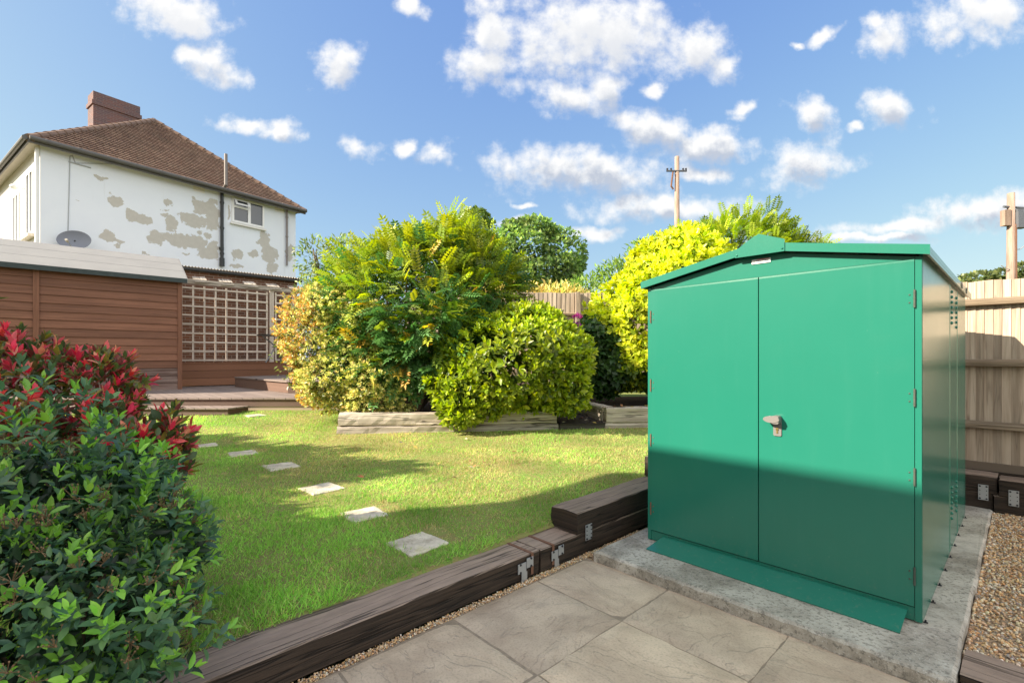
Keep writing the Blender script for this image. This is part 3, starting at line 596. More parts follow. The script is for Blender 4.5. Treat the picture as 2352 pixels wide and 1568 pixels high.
# ------------------------------------------------------------------ railway sleepers
def sleeper(label, a0, b0, a1, b1, zc, w=.25, h=.15, mat='sleeper', grp='dark sleepers edging the patio', amp=.003, ch=.007, name='timber_sleeper'):
    m = MB().rnd(); m.beam(W(a0, b0, zc), W(a1, b1, zc), w, h, ch, None, amp); return tag(m.build(name, MAT[mat]), label, 'sleeper', grp)
sA = sleeper('long dark sleeper along the front edge of the lawn, greyed on top', -.127, .048, -.127, -2.95, .075, .25, .152)
sB = sleeper('dark lower sleeper running from the strapped joint to behind the green shed', -.127, .062, -.127, 2.7, .075, .25, .148)
sC = sleeper('dark upper sleeper with its cut end showing, beside the green shed', -.125, .44, -.130, 3.05, .2275, .25, .152)
sleeper('short stub of a third tier sleeper peeping out beside the green shed', -.13, 1.72, -.13, 4.0, .40, .25, .18)
def lp(x, y, a=0.):   # survey pixel on the vertical face a = const of the garden grid
    k = (x-CX)/FPX; b = (k*(O.y+U.y*a)-(O.x+U.x*a))/(V.x-k*V.y); Y = O.y+U.y*a+V.y*b; return b, HC+(HY-y)*Y/FPX
def plate(parent, b0, z0, b1, z1, lip=False):
    m = MB()
    if lip:   # a bent bracket: left leaf lower, right leaf higher, tongue going down
        bm = (b0*.45+b1*.55); t = .004; dz = .022
        m.prism([W(.006, b0, z0), W(.006, bm, z0), W(.006, bm, z1), W(.006, b0, z1)], U*t)
        m.prism([W(.012, bm, z0+dz), W(.012, b1, z0+dz), W(.012, b1, z1+dz), W(.012, bm, z1+dz)], U*t)
        m.prism([W(.0062, b0+.03, -.01), W(.0062, bm+.008, -.01), W(.0062, bm+.008, z0), W(.0062, b0+.03, z0)], U*t)
    else: m.prism([W(.004, b0, z0), W(.004, b1, z0), W(.004, b1, z1), W(.004, b0, z1)], U*.004)
    pl = m.build('mending_plate', MAT['steel'], parent)
    for fb in (.16, .84):
        for fz in (.1, .36, .63, .9):
            if lip and fz not in (.1, .9): continue
            big = fz in (.1, .9); o = .022 if (lip and fb > .5) else 0
            MB().tube([W(.006+(.008 if o else 0), b0+(b1-b0)*fb, z0+(z1-z0)*fz+o), W(.013+(.008 if o else 0), b0+(b1-b0)*fb, z0+(z1-z0)*fz+o)], .0075 if big else .004, 8).build('screw', MAT['screw'], pl)
p1 = lp(1343.5, 1241); p2_ = lp(1358, 1200); plate(sC, p1[0], p1[1], p2_[0], p2_[1])
p1 = lp(1188, 1331); p2_ = lp(1221, 1296); plate(sA, p1[0], .055, p2_[0], .115, True)
p1 = lp(1265, 1300); p2_ = lp(1291, 1262); plate(sB, p1[0], .050, p2_[0], .112, True)
for par, bb in ((sA, -.035), (sB, .165)):
    m = MB().prism([W(-.26, bb, .1525), W(.004, bb, .1525), W(.0045, bb, .02), W(.0065, bb, .02), W(.007, bb, .1555), W(-.26, bb, .1555)], V*.022); m.build('steel_strap', MAT['rust'], par)
sE = sleeper('grey brown sleeper edging the near end of the orange gravel', 1.97, .71, 4.2, .70, -.016, .25, .15)
sR1 = sleeper('dark upper sleeper under the fence, behind the shed corner', .4, 3.925, 1.985, 3.925, .275, .25, .15, grp='dark sleepers below the fence')
sR2 = sleeper('dark upper sleeper under the fence with a chipped end', 2.0, 3.90, 4.4, 3.90, .265, .25, .15, grp='dark sleepers below the fence')
sR3 = sleeper('dark bottom sleeper below the fence, touching the concrete base', .4, 3.93, 1.955, 3.93, .123, .25, .148, grp='dark sleepers below the fence')
sR4 = sleeper('dark bottom sleeper below the fence, behind the orange gravel', 1.965, 3.905, 4.4, 3.905, .115, .25, .146, grp='dark sleepers below the fence')
def bplate(parent, a0, a1, z0, z1, b):
    pl = MB().prism([W(a0, b, z0), W(a1, b, z0), W(a1, b, z1), W(a0, b, z1)], V*-.005).build('mending_plate', MAT['steel'], parent)
    for fa in (.17, .83):
        for fz in (.1, .36, .63, .9): MB().tube([W(a0+(a1-a0)*fa, b-.004, z0+(z1-z0)*fz), W(a0+(a1-a0)*fa, b-.010, z0+(z1-z0)*fz)], .0075 if fz in (.1, .9) else .004, 8).build('screw', MAT['screw'], pl)
bplate(sR1, 1.865, 1.93, .135, .27, 3.792); bplate(sR2, 2.055, 2.118, .125, .26, 3.768)
m = MB().box(W(.0, 4.03, -.05), U*5, V*1.6, ZZ*.40); tag(m.build('soil_bank', MAT['soil']), kind='structure')
# raised beds of weathered sleepers
PB = Vector((-2.56, 7.0, 0)); PE = Vector((.724, 7.31, 0)); bd_ = (PE-PB).normalized(); bn = Vector((-bd_.y, bd_.x, 0))
def bed(label, p0, p1, zc, h=.185, w=.2, amp=.007, ch=.02):
    m = MB().rnd(); m.beam(Vector(p0)+ZZ*zc, Vector(p1)+ZZ*zc, w, h, ch, None, amp); return tag(m.build('timber_sleeper', MAT['grey_sleeper']), label, 'sleeper', 'weathered sleepers of the raised beds')
z0 = float(zl(-.9, 7.1)); z0 = .215
bed('weathered bottom sleeper of the long raised bed', PB+bn*.1, PE+bn*.1-bd_*.02, z0+.085, .19)
bed('weathered top sleeper of the long raised bed, glossy shrub hanging over it', PB+bn*.105+bd_*.02, PE+bn*.105-bd_*.04, z0+.275, .185)
bed('weathered side sleeper of the long raised bed, under the orange tipped shrub', PB+bn*.215+bd_*.12, PB+bn*2.6+bd_*.05, z0+.27, .18)
bed('weathered side sleeper of the long raised bed facing the leaf strewn step', PE+bn*.215-bd_*.14, PE+bn*2.6-bd_*.25, z0+.27, .18)
P2 = PE+bd_*.72
bed('weathered bottom sleeper of the short raised bed next to the green shed', P2+bn*.09, P2+bn*.02+bd_*2.9, z0+.085, .18)
bed('weathered top sleeper of the short raised bed, dry leaves on it', P2+bn*.09+bd_*.01, P2+bn*.02+bd_*2.9, z0+.30, .24)
bed('weathered side sleeper going back along the leaf strewn step', P2+bn*.2+bd_*.10, P2+bn*2.4-bd_*.22, z0+.30, .235)
bs = MB()
bs.prism([PB+bn*.2+bd_*.1+ZZ*.05, PE+bn*.2-bd_*.1+ZZ*.05, PE+bn*3.-bd_*.2+ZZ*.05, PB+bn*3.+ZZ*.05], ZZ*(z0+.25))
bs.prism([P2+bn*.2+bd_*.1+ZZ*.05, P2+bn*.15+bd_*3.+ZZ*.05, P2+bn*3.+bd_*3+ZZ*.05, P2+bn*3.-bd_*.1+ZZ*.05], ZZ*(z0+.29)); tag(bs.build('bed_soil', MAT['soil']), kind='structure')
q0 = PE+bd_*.005; q1 = P2-bd_*.005
st = thing('deck_step', 'dark decking step strewn with leaves between the two raised beds', 'step', q0)
m = MB().prism([q0+ZZ*.16, q1+ZZ*.16, q1+ZZ*.395, q0+ZZ*.395], bn*.03); m.uv = [[(m.v[i][0], m.v[i][2]) for i in f] for f in m.f]; m.build('riser', MAT['reeded_grey'], st)
m = MB(); i = m.add([q0+ZZ*.405, q1+ZZ*.405, q1+bn*3.1-bd_*.3+ZZ*.43, q0+bn*3.1-bd_*.3+ZZ*.43]); m.face((i, i+1, i+2, i+3), [(0, 0), (0, .72), (3.1, .72), (3.1, 0)])
m.prism([q0-bn*.012+ZZ*.38, q1-bn*.012+ZZ*.38, q1-bn*.012+ZZ*.402, q0-bn*.012+ZZ*.402], bn*.1); md = plain('dark_tread', (.035, .028, .024), .8, .3, 0, .5, 14, .004); m.build('tread', md, st)
# fallen leaves
g = np.random.default_rng(9); n = 46; s_, t_ = g.uniform(.04, .66, n), g.uniform(.02, 1.6, n)
P = np.array([tuple(q0+bd_*a-bd_*(b*.1)+bn*b+ZZ*(.412+b*.008)) for a, b in zip(s_, t_)]); k = 22
P = np.concatenate([P, [tuple(P2+bd_*x+bn*y+ZZ*(z0+.428)) for x, y in zip(g.uniform(.0, 1.4, k), g.uniform(.04, .17, k))]]); k = 26
lx, ly = g.uniform(-2.0, 1.8, k), g.uniform(4.4, 7.0, k); P = np.concatenate([P, np.stack([lx, ly, zl(lx, ly)+.03], 1)])
n = len(P); X, Y, Zx = frames(g.normal(size=(n, 3))*np.array([1, 1, .25]), g.normal(size=(n, 3))*.4+np.array([0, 0, 1.2]))
tag(inst('fallen_leaves', SMALL_V, SMALL_F, P, X, Y, Zx, g.uniform(.05, .085, n), palette(n, [(.34,.13,.05),(.42,.20,.08),(.25,.09,.04),(.55,.45,.33),(.50,.36,.08)], g, .25), MAT['dead_leaf']), kind='stuff')

# ------------------------------------------------------------------ green metal shed
AL, AR, BF, BB = .257, 1.804, .945, 3.42; AM = (AL+AR)/2
sh = thing('metal_shed', 'green metal garden shed with double doors on a concrete base', 'shed', W(AM, BF, .064))
Pn = MAT['paint']
MB().box(W(AR-.012, BF+.001, .07), U*.012, V*(2.47), ZZ*1.86).build('wall', Pn, sh)
MB().box(W(AL, BF+.001, .07), U*.012, V*(2.47), ZZ*1.86).build('wall', Pn, sh)
m = MB().prism([W(AL+.013, BB-.012, .07), W(AR-.013, BB-.012, .07), W(AR-.013, BB-.012, 1.92), W(AM, BB-.012, 2.05), W(AL+.013, BB-.012, 1.92)], V*.012); m.build('wall', Pn, sh)
for bb in (2.20, 2.71): MB().prism([W(AR-.001, bb, .08), W(AR+.0022, bb+.008, .08), W(AR+.0022, bb+.018, .08), W(AR-.001, bb+.026, .08)], ZZ*1.82).build('wall_seam', Pn, sh)
for z1 in (1.86, .50):
    for c, bb in enumerate((2.31, 2.63)):
        m = MB().box(W(AR-.004, bb-.022, z1-.245), U*.0045, V*.044, ZZ*.265)
        for k in range(7): m.ball(W(AR+.0015, bb, z1-.036*k-(.0 if c == 0 else .016)), .008, .010, .011, 8, 6)
        m.build('air_vent', Pn, sh)
for k in range(9):
    bb = BF+.02+k*.29; MB().box(W(AR+.001, bb, .065), U*.018, V*.014, ZZ*.003).tube([W(AR+.009, bb+.007, .067), W(AR+.009, bb+.007, .079)], .0045, 6).build('anchor_bolt', MAT['screw'], sh)
fr = MB()
fr.box(W(AL+.0015, BF-.012, .072), U*.026, V*.0125, ZZ*1.84); fr.box(W(AR-.0275, BF-.012, .072), U*.026, V*.0125, ZZ*1.84)
fr.box(W(AL+.029, BF-.006, .072), U*(AR-AL-.058), V*.0065, ZZ*.066); fr.prism([W(AL+.03, BF-.004, 1.902), W(AR-.03, BF-.004, 1.902), W(AR-.03, BF-.004, 1.915), W(AM, BF-.004, 2.055), W(AL+.03, BF-.004, 1.915)], V*.005)
fr.build('door_frame', Pn, sh)
MB().box(W(AL+.03, BF+.03, .1), U*(AR-AL-.06), V*.01, ZZ*1.85).build('inner_panel', MAT['black_plastic'], sh)
SEAM = 1.030
def door(a0, a1, ha, side):
    d = MB().box(W(a0, BF-.016, .146), U*(a1-a0), V*.022, ZZ*1.742); d.prism([W(a0, BF-.0155, 1.8885), W(a0, BF+.004, 1.8885), W(a0, BF+.003, 1.899), W(a0, BF-.0145, 1.899)], U*(a1-a0)); d = d.build('door', Pn, sh)
    for z in (.30, .80, 1.20, 1.70) if True else ():
        h = MB(); c = W(ha, BF-.019, z)
        h.tube([c+ZZ*-.045, c+ZZ*.045], .0045, 8)
        for q in (-.030, 0, .030): h.tube([c+ZZ*(q-.0015), c+ZZ*(q+.0015)], .0055, 8)
        for q in (-.02, .02): h.ball(W(ha-side*.020, BF-.0160, z+q), .0042, .004, .0042, 8, 5)
        h.build('hinge', MAT['hinge'] if side > 0 else MAT['rust'], d)
    return d
door(AL+.030, SEAM-.003, AL+.0285, -1); dr = door(SEAM+.003, AR-.030, AR-.0285, 1)
def rrect(a0, a1, z0, z1, r, b, n=5):
    pts = []
    for cx, cz, s in ((a1-r, z0+r, -90), (a1-r, z1-r, 0), (a0+r, z1-r, 90), (a0+r, z0+r, 180)):
        for k in range(n+1): t = R(s+90*k/n); pts.append(W(cx+r*math.cos(t), b, cz+r*math.sin(t)))
    return pts
MB().prism(rrect(1.117, 1.162, .932, 1.048, .008, BF-.016), V*-.007).build('lock_plate', MAT['handle'], dr)
m = MB(); m.prism(rrect(1.122, 1.162, 1.008, 1.056, .010, BF-.0225), V*-.050)
ov = [W(1.122+.045*math.cos(2*math.pi*k/28)*(1.0 if math.cos(2*math.pi*k/28) < 0 else .98), BF-.076, 1.034+.020*math.sin(2*math.pi*k/28)) for k in range(28)]
m.prism(ov[::-1], V*.020).build('lever', MAT['handle'], dr)
m = MB().tube([W(1.139, BF-.022, .974), W(1.139, BF-.027, .974)], .0085, 12).box(W(1.1345, BF-.027, .948), U*.009, V*.006, ZZ*.026); m.build('key_cylinder', MAT['brass'], dr)
ze, zr = 1.955, 2.105; FO = .892
for sg in (-1, 1):
    ae = AM+sg*(AR-AM+.030); af = AM+sg*.004
    m = MB().prism([W(ae, FO+.014, ze-.028), W(ae, FO+.014, ze), W(AM, FO+.014, zr), W(AM, FO+.014, zr-.028)], V*(2.66)); m.prism([W(ae, FO+.014, ze-.045), W(ae-sg*.008, FO+.014, ze-.045), W(ae-sg*.008, FO+.014, ze-.029), W(ae, FO+.014, ze-.029)], V*2.66)
    m.build('roof_slope', Pn, sh)
    f = MB().prism([W(ae+sg*.004, FO, ze-.046), W(ae+sg*.004, FO, ze+.003), W(af, FO, zr+.003), W(af, FO, zr-.046)], V*.013); f.build('fascia', Pn, sh)
for bb in (2.62, 3.02):
    MB().prism([W(AR+.031, bb, ze-.044), W(AR+.036, bb, ze-.044), W(AR+.036, bb, ze+.004), W(AR-.06, bb, ze+.022), W(AR-.06, bb, ze+.018), W(AR+.031, bb, ze+.0005)], V*.02).build('roof_joint', MAT['gutter'], sh)
m = MB().prism([W(.905, FO-.006, 2.030), W(1.19, FO-.006, 2.029), W(1.19, FO-.006, 2.100), W(1.046, FO-.006, 2.157), W(.905, FO-.006, 2.074)], V*.005)
m.prism([W(.93, FO, 2.088), W(1.13, FO, 2.091), W(1.13, FO, 2.096), W(1.046, FO, 2.150), W(1.02, FO, 2.150), W(.93, FO, 2.093)], V*2.67)
for a_, z_ in ((.917, 2.044), (1.178, 2.047)): m.ball(W(a_, FO-.007, z_), .006, .006, .006, 8, 5)
m.build('ridge_cap', Pn, sh)
m = MB().prism([W(.988, BF-.0095, 1.985), W(1.097, BF-.0095, 1.985), W(1.097, BF-.0095, 2.012), W(.988, BF-.0095, 2.012)], V*.005); stk = m.build('sticker', MAT['sticker'], sh)
m = MB()
for k in range(7): m.box(W(1.000+k*.0125, BF-.0103, .0+1.997), U*.009, V*.0005, ZZ*.006)
m.build('lettering', MAT['ink'], stk); MB().box(W(1.02, BF-.0105, 2.0075), U*.07, V*.0006, ZZ*.0035).build('red_band', MAT['sticker_red'], stk)
m = MB().hexa([W(.35, .757, .066), W(1.742, .750, .066), W(1.748, .920, .118), W(.385, .925, .118), W(.35, .757, .071), W(1.742, .750, .071), W(1.748, .918, .123), W(.385, .923, .123)])
m.hexa([W(.385, .921, .100), W(1.748, .916, .100), W(1.748, .936, .100), W(.385, .936, .100), W(.385, .921, .123), W(1.748, .916, .123), W(1.748, .936, .123), W(.385, .936, .123)]); m.build('ramp', Pn, sh)

# ------------------------------------------------------------------ fences
def fence(name, label, p0, p1, z0, z1, expo, rails, posts=(), gravel=0, front=-1, zslope=0, railh=.07):
    """feather edge fence from p0 to p1; rails and posts on the side the viewer sees"""
    p0, p1 = Vector(p0), Vector(p1); d = (p1-p0); L = d.length; d /= L; n_ = Vector((-d.y, d.x, 0))*front
    root = thing(name, label, 'fence', p0+ZZ*z0); m = MB(); k = 0; x = 0.
    while x < L:
        m.rnd(); e = random.uniform(-.006, .006); dz = zslope*x/L; b = p0+d*x; w_ = expo*1.25
        m.hexa([b+ZZ*(z0+dz), b+d*w_+n_*.006+ZZ*(z0+dz), b+d*w_+n_*.0+ZZ*(z0+dz), b-n_*.004+ZZ*(z0+dz), b+n_*.002+ZZ*(z1+dz+e), b+d*w_+n_*.014+ZZ*(z1+dz+e), b+d*w_+ZZ*(z1+dz+e), b-n_*.004+ZZ*(z1+dz+e)]); x += expo
    m.build('board_panel', MAT['fence'], root)
    for zr_ in rails:
        m = MB().rnd(); q = n_*.018; h = railh
        a, b = p0+ZZ*zr_, p1+ZZ*(zr_+zslope); m.hexa([a+q-ZZ*h*.5, b+q-ZZ*h*.5, b+q+n_*.06-ZZ*h*.4, a+q+n_*.06-ZZ*h*.4][::-1]+[a+q+ZZ*h*.5, b+q+ZZ*h*.5, b+q+n_*.06+ZZ*h*.12, a+q+n_*.06+ZZ*h*.12][::-1]) if front > 0 else m.hexa([a+q+n_*.06-ZZ*h*.4, b+q+n_*.06-ZZ*h*.4, b+q-ZZ*h*.5, a+q-ZZ*h*.5, a+q+n_*.06+ZZ*h*.12, b+q+n_*.06+ZZ*h*.12, b+q+ZZ*h*.5, a+q+ZZ*h*.5])
        m.build('rail', MAT['fence_rail'], root)
    for px_ in posts:
        m = MB().rnd(); c = p0+d*px_+n_*.075; m.box(c-d*.05-n_*.045+ZZ*(z0-.3), d*.1, n_*.09, ZZ*(z1-z0+.31)); m.build('post', MAT['fence'], root)
    if gravel:
        m = MB().rnd(); a, b = p0+n_*.03+ZZ*(z0-gravel+.01), p1+n_*.03+ZZ*(z0-gravel+.01+zslope); m.prism([a, b, b+ZZ*gravel, a+ZZ*gravel], n_*-.03) if front > 0 else m.prism([a, b, b+ZZ*gravel, a+ZZ*gravel], n_*-.03)
        m.build('gravel_board', MAT['gravel_board'], root)
    return root
fence('board_fence', 'tall feather edge fence of pale boards above dark sleepers beside the green shed', W(.6, 4.12), W(5.2, 4.12), .42, 2.13, .058, (.78, 1.36, 1.93), (), .16, zslope=-.02)
pb0, pb1 = aty(930, 822, 11.0), aty(1560, 822, 11.3); pb0.z = pb1.z = 0
fence('board_fence', 'distant pale fence with one square post, behind the shrubs', pb0, pb1, .85, 2.92, .105, (1.5, 2.42), ((1322-930)/630*(pb1-pb0).length,), .15)
# ------------------------------------------------------------------ timber deck, terrace, brown shed, trellis
DZ = .672
def uvab(m, s=1.):      # plan coordinates along / across the boards
    m.uv = [[((Vector(m.v[i])-O).dot(U)*s, (Vector(m.v[i])-O).dot(V)*s) for i in f] for f in m.f]; return m
def uvxz(m): m.uv = [[(m.v[i][0]*.9+m.v[i][1]*.5, m.v[i][2]) for i in f] for f in m.f]; return m
C1 = Vector((-7.75, 11.2, 0)); nS = Vector((-V.y, V.x, 0))           # shed corner; away from the viewer
dk = thing('timber_deck', 'low grooved timber deck in front of the brown shed', 'deck', (-5.2, 8.7, .4))
T0 = aty(419, 822, 12.3); T0.z = 0; T1 = T0+V*3.4
uvab(MB().prism([(-9.8, 8.70, DZ-.03), (-2.7, 8.76, DZ-.03), T1+ZZ*(DZ-.03)+Vector((1.2, .2, 0)), T0+ZZ*(DZ-.03)-V*3.2, ], ZZ*.03)).build('deck_boards', MAT['deck'], dk)
uvxz(MB().prism([(-9.8, 8.725, DZ-.155), (-2.7, 8.785, DZ-.155), (-2.7, 8.785, DZ-.031), (-9.8, 8.725, DZ-.031)], (0, .03, 0))).build('fascia', MAT['reeded'], dk)
MB().prism([(-9.8, 8.745, .3), (-2.7, 8.80, .3), (-2.7, 8.80, DZ-.156), (-9.8, 8.745, DZ-.156)], (0, .03, 0)).build('skirt', MAT['fence'], dk)
stp = thing('deck_step', 'low reeded timber step in front of the deck, by the red leaves', 'step', (-6.4, 8.4, .4))
m = uvab(MB().prism([(-8.8, 8.36, DZ-.165), (-4.92, 8.30, DZ-.165), (-4.78, 8.72, DZ-.165), (-8.8, 8.72, DZ-.165)], ZZ*.025)); m.build('tread', MAT['deck'], stp)
uvxz(MB().prism([(-8.8, 8.385, .28), (-4.94, 8.325, .28), (-4.94, 8.325, DZ-.166), (-8.8, 8.385, DZ-.166)], (0, .03, 0)).prism([(-4.935, 8.33, .28), (-4.80, 8.715, .28), (-4.80, 8.715, DZ-.166), (-4.935, 8.33, DZ-.166)], (-.03, 0.0, 0))).build('riser', MAT['reeded'], stp)
pf = aty(658, 903, 1); Yp = FPX*(HC-DZ)/(903-HY); pf = Vector(((658-CX)/FPX*Yp, Yp, 0)); pz = .925
pl = thing('deck_platform', 'raised reeded timber platform standing on the deck below the trellis', 'platform', pf+ZZ*DZ)
pL = aty(538, 822, 12.15); pL.z = 0
uvab(MB().prism([pf+ZZ*(pz-.03), pf+Vector((2.6, .05, pz-.03)), pf+Vector((2.6, 2.6, pz-.03)), T1+ZZ*(pz-.03), pL+ZZ*(pz-.03)], ZZ*.03)).build('platform_boards', MAT['deck'], pl)
uvxz(MB().prism([pf+Vector((.02, .02, DZ)), pf+Vector((2.6, .07, DZ)), pf+Vector((2.6, .07, pz-.031)), pf+Vector((.02, .02, pz-.031))], (0, .03, 0)).prism([pL+ZZ*DZ+Vector((.02, 0, 0)), pf+ZZ*DZ+Vector((.02, .05, 0)), pf+Vector((.02, .05, pz-.031)), pL+ZZ*(pz-.031)+Vector((.02, 0, 0))], (.03, .02, 0))).build('riser', MAT['reeded'], pl)
TZ = 1.285
pw_ = thing('plank_wall', 'low retaining wall of red brown planks below the trellis', 'retaining wall', T0+ZZ*DZ)
for k in range(3):
    h = (TZ-.02-DZ)/3; m = MB().rnd(); a = T0-V*.4+ZZ*(DZ+h*k+.004); m.prism([a, T1+ZZ*(DZ+h*k+.004), T1+ZZ*(DZ+h*(k+1)-.004), a+ZZ*(h-.008)], nS*.03); m.build('plank', MAT['deck_plank'], pw_)
m = MB().rnd(); m.prism([T0-V*.4-nS*.02+ZZ*(TZ-.022), T1-nS*.02+ZZ*(TZ-.022), T1+nS*.12+ZZ*(TZ-.022), T0-V*.4+nS*.12+ZZ*(TZ-.022)], ZZ*.022); m.build('capping', MAT['deck_plank'], pw_)
m = uvab(MB().prism([T0-V*.4+nS*.12, T1+nS*.12, T1+nS*2.0, T0-V*.4+nS*2.0], ZZ*(TZ-.01))); tag(m.build('terrace', MAT['deck']), kind='structure')

bs_ = thing('brown_shed', 'brown stained weatherboard shed with a grey felt roof', 'shed', C1+ZZ*DZ)
SL = C1-V*3.6; zt = 3.18
nb = 15; bh = (zt-DZ)/nb
for part, k0, k1, mt in (('wall', 3, nb, 'siding'), ('worn_boards', 0, 3, 'siding_worn')):
    m = MB()
    for k in range(k0, k1):
        m.rnd(); z = DZ+bh*k; m.prism([C1-nS*.022+ZZ*z, C1-nS*.002+ZZ*(z+bh), C1+nS*.02+ZZ*(z+bh), C1+nS*.02+ZZ*z], SL-C1)
        m.rnd(); m.prism([C1+V*.022+ZZ*z, C1+V*.002+ZZ*(z+bh), C1-V*.01+ZZ*(z+bh), C1-V*.01+ZZ*z], nS*2.0)
    m.build(part, MAT[mt], bs_)
m = MB().rnd(); q = aty(83, 822, 1); k_ = (83-CX)/FPX; b_ = (C1.x-k_*C1.y)/(V.x-k_*V.y); c_ = C1-V*b_
m.box(c_-V*.045-nS*.042+ZZ*DZ, V*.09, nS*.03, ZZ*(zt-DZ)); m.build('corner_batten', MAT['siding'], bs_); MB().rnd().box(C1-V*.06-nS*.036+ZZ*DZ, V*.085, nS*.03, ZZ*(zt-DZ)).build('corner_batten', MAT['siding'], bs_)
e0, e1 = SL-nS*.16+ZZ*3.24, C1+V*.10-nS*.16+ZZ*3.24; rz = 3.88; r0_, r1_ = SL+nS*1.0+ZZ*rz, C1+V*.10+nS*1.0+ZZ*rz
m = MB().hexa([e0-ZZ*.02, e1-ZZ*.02, r1_-ZZ*.02, r0_-ZZ*.02, e0, e1, r1_, r0_]); b0_, b1_ = SL+nS*2.15+ZZ*3.24, C1+V*.1+nS*2.15+ZZ*3.24
m.hexa([r0_-ZZ*.02, r1_-ZZ*.02, b1_-ZZ*.02, b0_-ZZ*.02, r0_, r1_, b1_, b0_]); m.build('felt_roof', MAT['felt'], bs_)
for f_ in (.36, .70):
    a, b = e0.lerp(r0_, f_), e1.lerp(r1_, f_); q = (r0_-e0).normalized()*.02; MB().hexa([a-ZZ*.002, b-ZZ*.002, b+q-ZZ*.002, a+q-ZZ*.002, a+ZZ*.004, b+ZZ*.004, b+q+ZZ*.001, a+q+ZZ*.001]).build('felt_lap', MAT['felt'], bs_)
MB().prism([e0-ZZ*.10-nS*.008, e1-ZZ*.10-nS*.008, e1+ZZ*.002-nS*.008, e0+ZZ*.002-nS*.008], nS*.007).build('felt_skirt', MAT['dark_felt'], bs_)
MB().prism([e1+V*.004-ZZ*.1, e1+V*.004, r1_+V*.004, r1_+V*.004-ZZ*.1], V*.012).prism([r1_+V*.004-ZZ*.1, r1_+V*.004, b1_+V*.004, b1_+V*.004-ZZ*.1], V*.012).build('barge_board', MAT['felt'], bs_)

# trellis: two panels and a post, standing on the terrace
X0 = T0+nS*.35-V*.25; zt0, zt1 = TZ+.0, 3.30
def trellis(label, s0, s1, nx, nz=8):
    r = thing('trellis', label, 'trellis', X0+V*s0+ZZ*TZ); m = MB()
    for k in range(nx+1):
        m.rnd(); p = X0+V*(s0+(s1-s0)*k/nx); m.box(p-V*.021+ZZ*(zt0+.03), V*.042, nS*.018, ZZ*(zt1-zt0))
    m.build('upright_lath', MAT['trellis'], r); m = MB()
    for k in range(nz+1):
        m.rnd(); z = zt0+.06+(zt1-zt0-.1)*k/nz; m.box(X0+V*(s0-.02)-nS*.019+ZZ*(z-.021), V*(s1-s0+.04), nS*.018, ZZ*.042)
    m.build('cross_lath', MAT['trellis'], r); return r
trellis('square lattice trellis panel between the brown shed and the pale post', .02, 2.36, 9)
trellis('square lattice trellis panel partly hidden by the orange tipped shrub', 2.60, 4.3, 7)
MB().rnd().box(X0+V*2.43-nS*.03+ZZ*TZ, V*.11, nS*.1, ZZ*(3.36-TZ)).build('x', None).name = 'trellis_post'
tp = bpy.data.objects['trellis_post']; tp.data.materials.clear(); tp.data.materials.append(MAT['trellis']); tag(tp, 'pale square timber post between the two trellis panels', 'post')
pg = thing('pergola_beam', 'weathered timber beam carrying slanted boards above the trellis', 'pergola beam', X0+ZZ*3.36)
m = MB().rnd(); m.box(X0-V*.3-nS*.06+ZZ*3.365, V*4.9, nS*.05, ZZ*.13); m.build('beam', MAT['grey_sleeper'], pg)
for k in range(6):
    m = MB().rnd(); a = X0+V*(-.05+.62*k)+ZZ*3.40-nS*.10; m.hexa([a, a+V*.30+ZZ*.02, a+V*.30+nS*.5+ZZ*.22, a+nS*.5+ZZ*.20, a+ZZ*.03-nS*.0, a+V*.30+ZZ*.05, a+V*.30+nS*.5+ZZ*.25, a+nS*.5+ZZ*.23]); m.build('slat', MAT['grey_sleeper'], pg)

# brick garage behind
G0 = X0+nS*.62+V*.12; gl = 3.3
ga = thing('brick_garage', 'low brick outbuilding with a corrugated roof behind the trellis', 'garage', G0+ZZ*.9)
m = MB()
for (p, q) in ((G0, G0+V*gl), (G0+V*gl, G0+V*gl+nS*2.6)):
    L = (q-p).length; m.quad(p+ZZ*.2, q+ZZ*.2, q+ZZ*3.84, p+ZZ*3.84, ((0, 0), (L, 0), (L, 3.64), (0, 3.64)))
m.build('brick_wall', MAT['garage_brick'], ga)
m = MB(); n = 220
for k in range(n+1):
    s = -.1+(gl+.25)*k/n; dz = .019*math.sin(2*math.pi*s/.076); m.add([G0+V*s-nS*.16+ZZ*(3.90+dz), G0+V*s+nS*2.7+ZZ*(4.06+dz)])
for k in range(n): m.face((2*k, 2*k+2, 2*k+3, 2*k+1))
m.build('corrugated_roof', MAT['corrugated'], ga, True)
m = MB().tube([G0-V*.1-nS*.13+ZZ*3.835, G0+V*(gl+.1)-nS*.13+ZZ*3.82], .045, 10); m.build('gutter', MAT['black_plastic'], ga)

# bistro table on the terrace
tc_ = X0+V*2.55-nS*.12; tc_ = aty(650, 822, 12.72); tc_.z = 0
tb = thing('bistro_table', 'dark round metal garden table on thin legs in front of the trellis', 'table', tc_+ZZ*TZ)
hz = TZ+.70; rt = .62
MB().tube([tc_+ZZ*hz, tc_+ZZ*(hz+.022)], rt, 40).build('table_top', MAT['table'], tb)
for k in range(4):
    a = R(35+90*k); d = Vector((math.cos(a), math.sin(a), 0)); MB().tube([tc_+d*(rt*.8)+ZZ*(hz-.005), tc_+d*(rt*.36)+ZZ*(hz-.24), tc_+d*(rt*.34)+ZZ*(hz-.34), tc_+d*(rt*.66)+ZZ*TZ], .016, 8).build('leg', MAT['table_leg'], tb)
MB().tube([tc_+Vector((.26*math.cos(R(10*k)), .26*math.sin(R(10*k)), hz-.30)) for k in range(37)], .010, 6).build('leg_ring', MAT['table_leg'], tb)

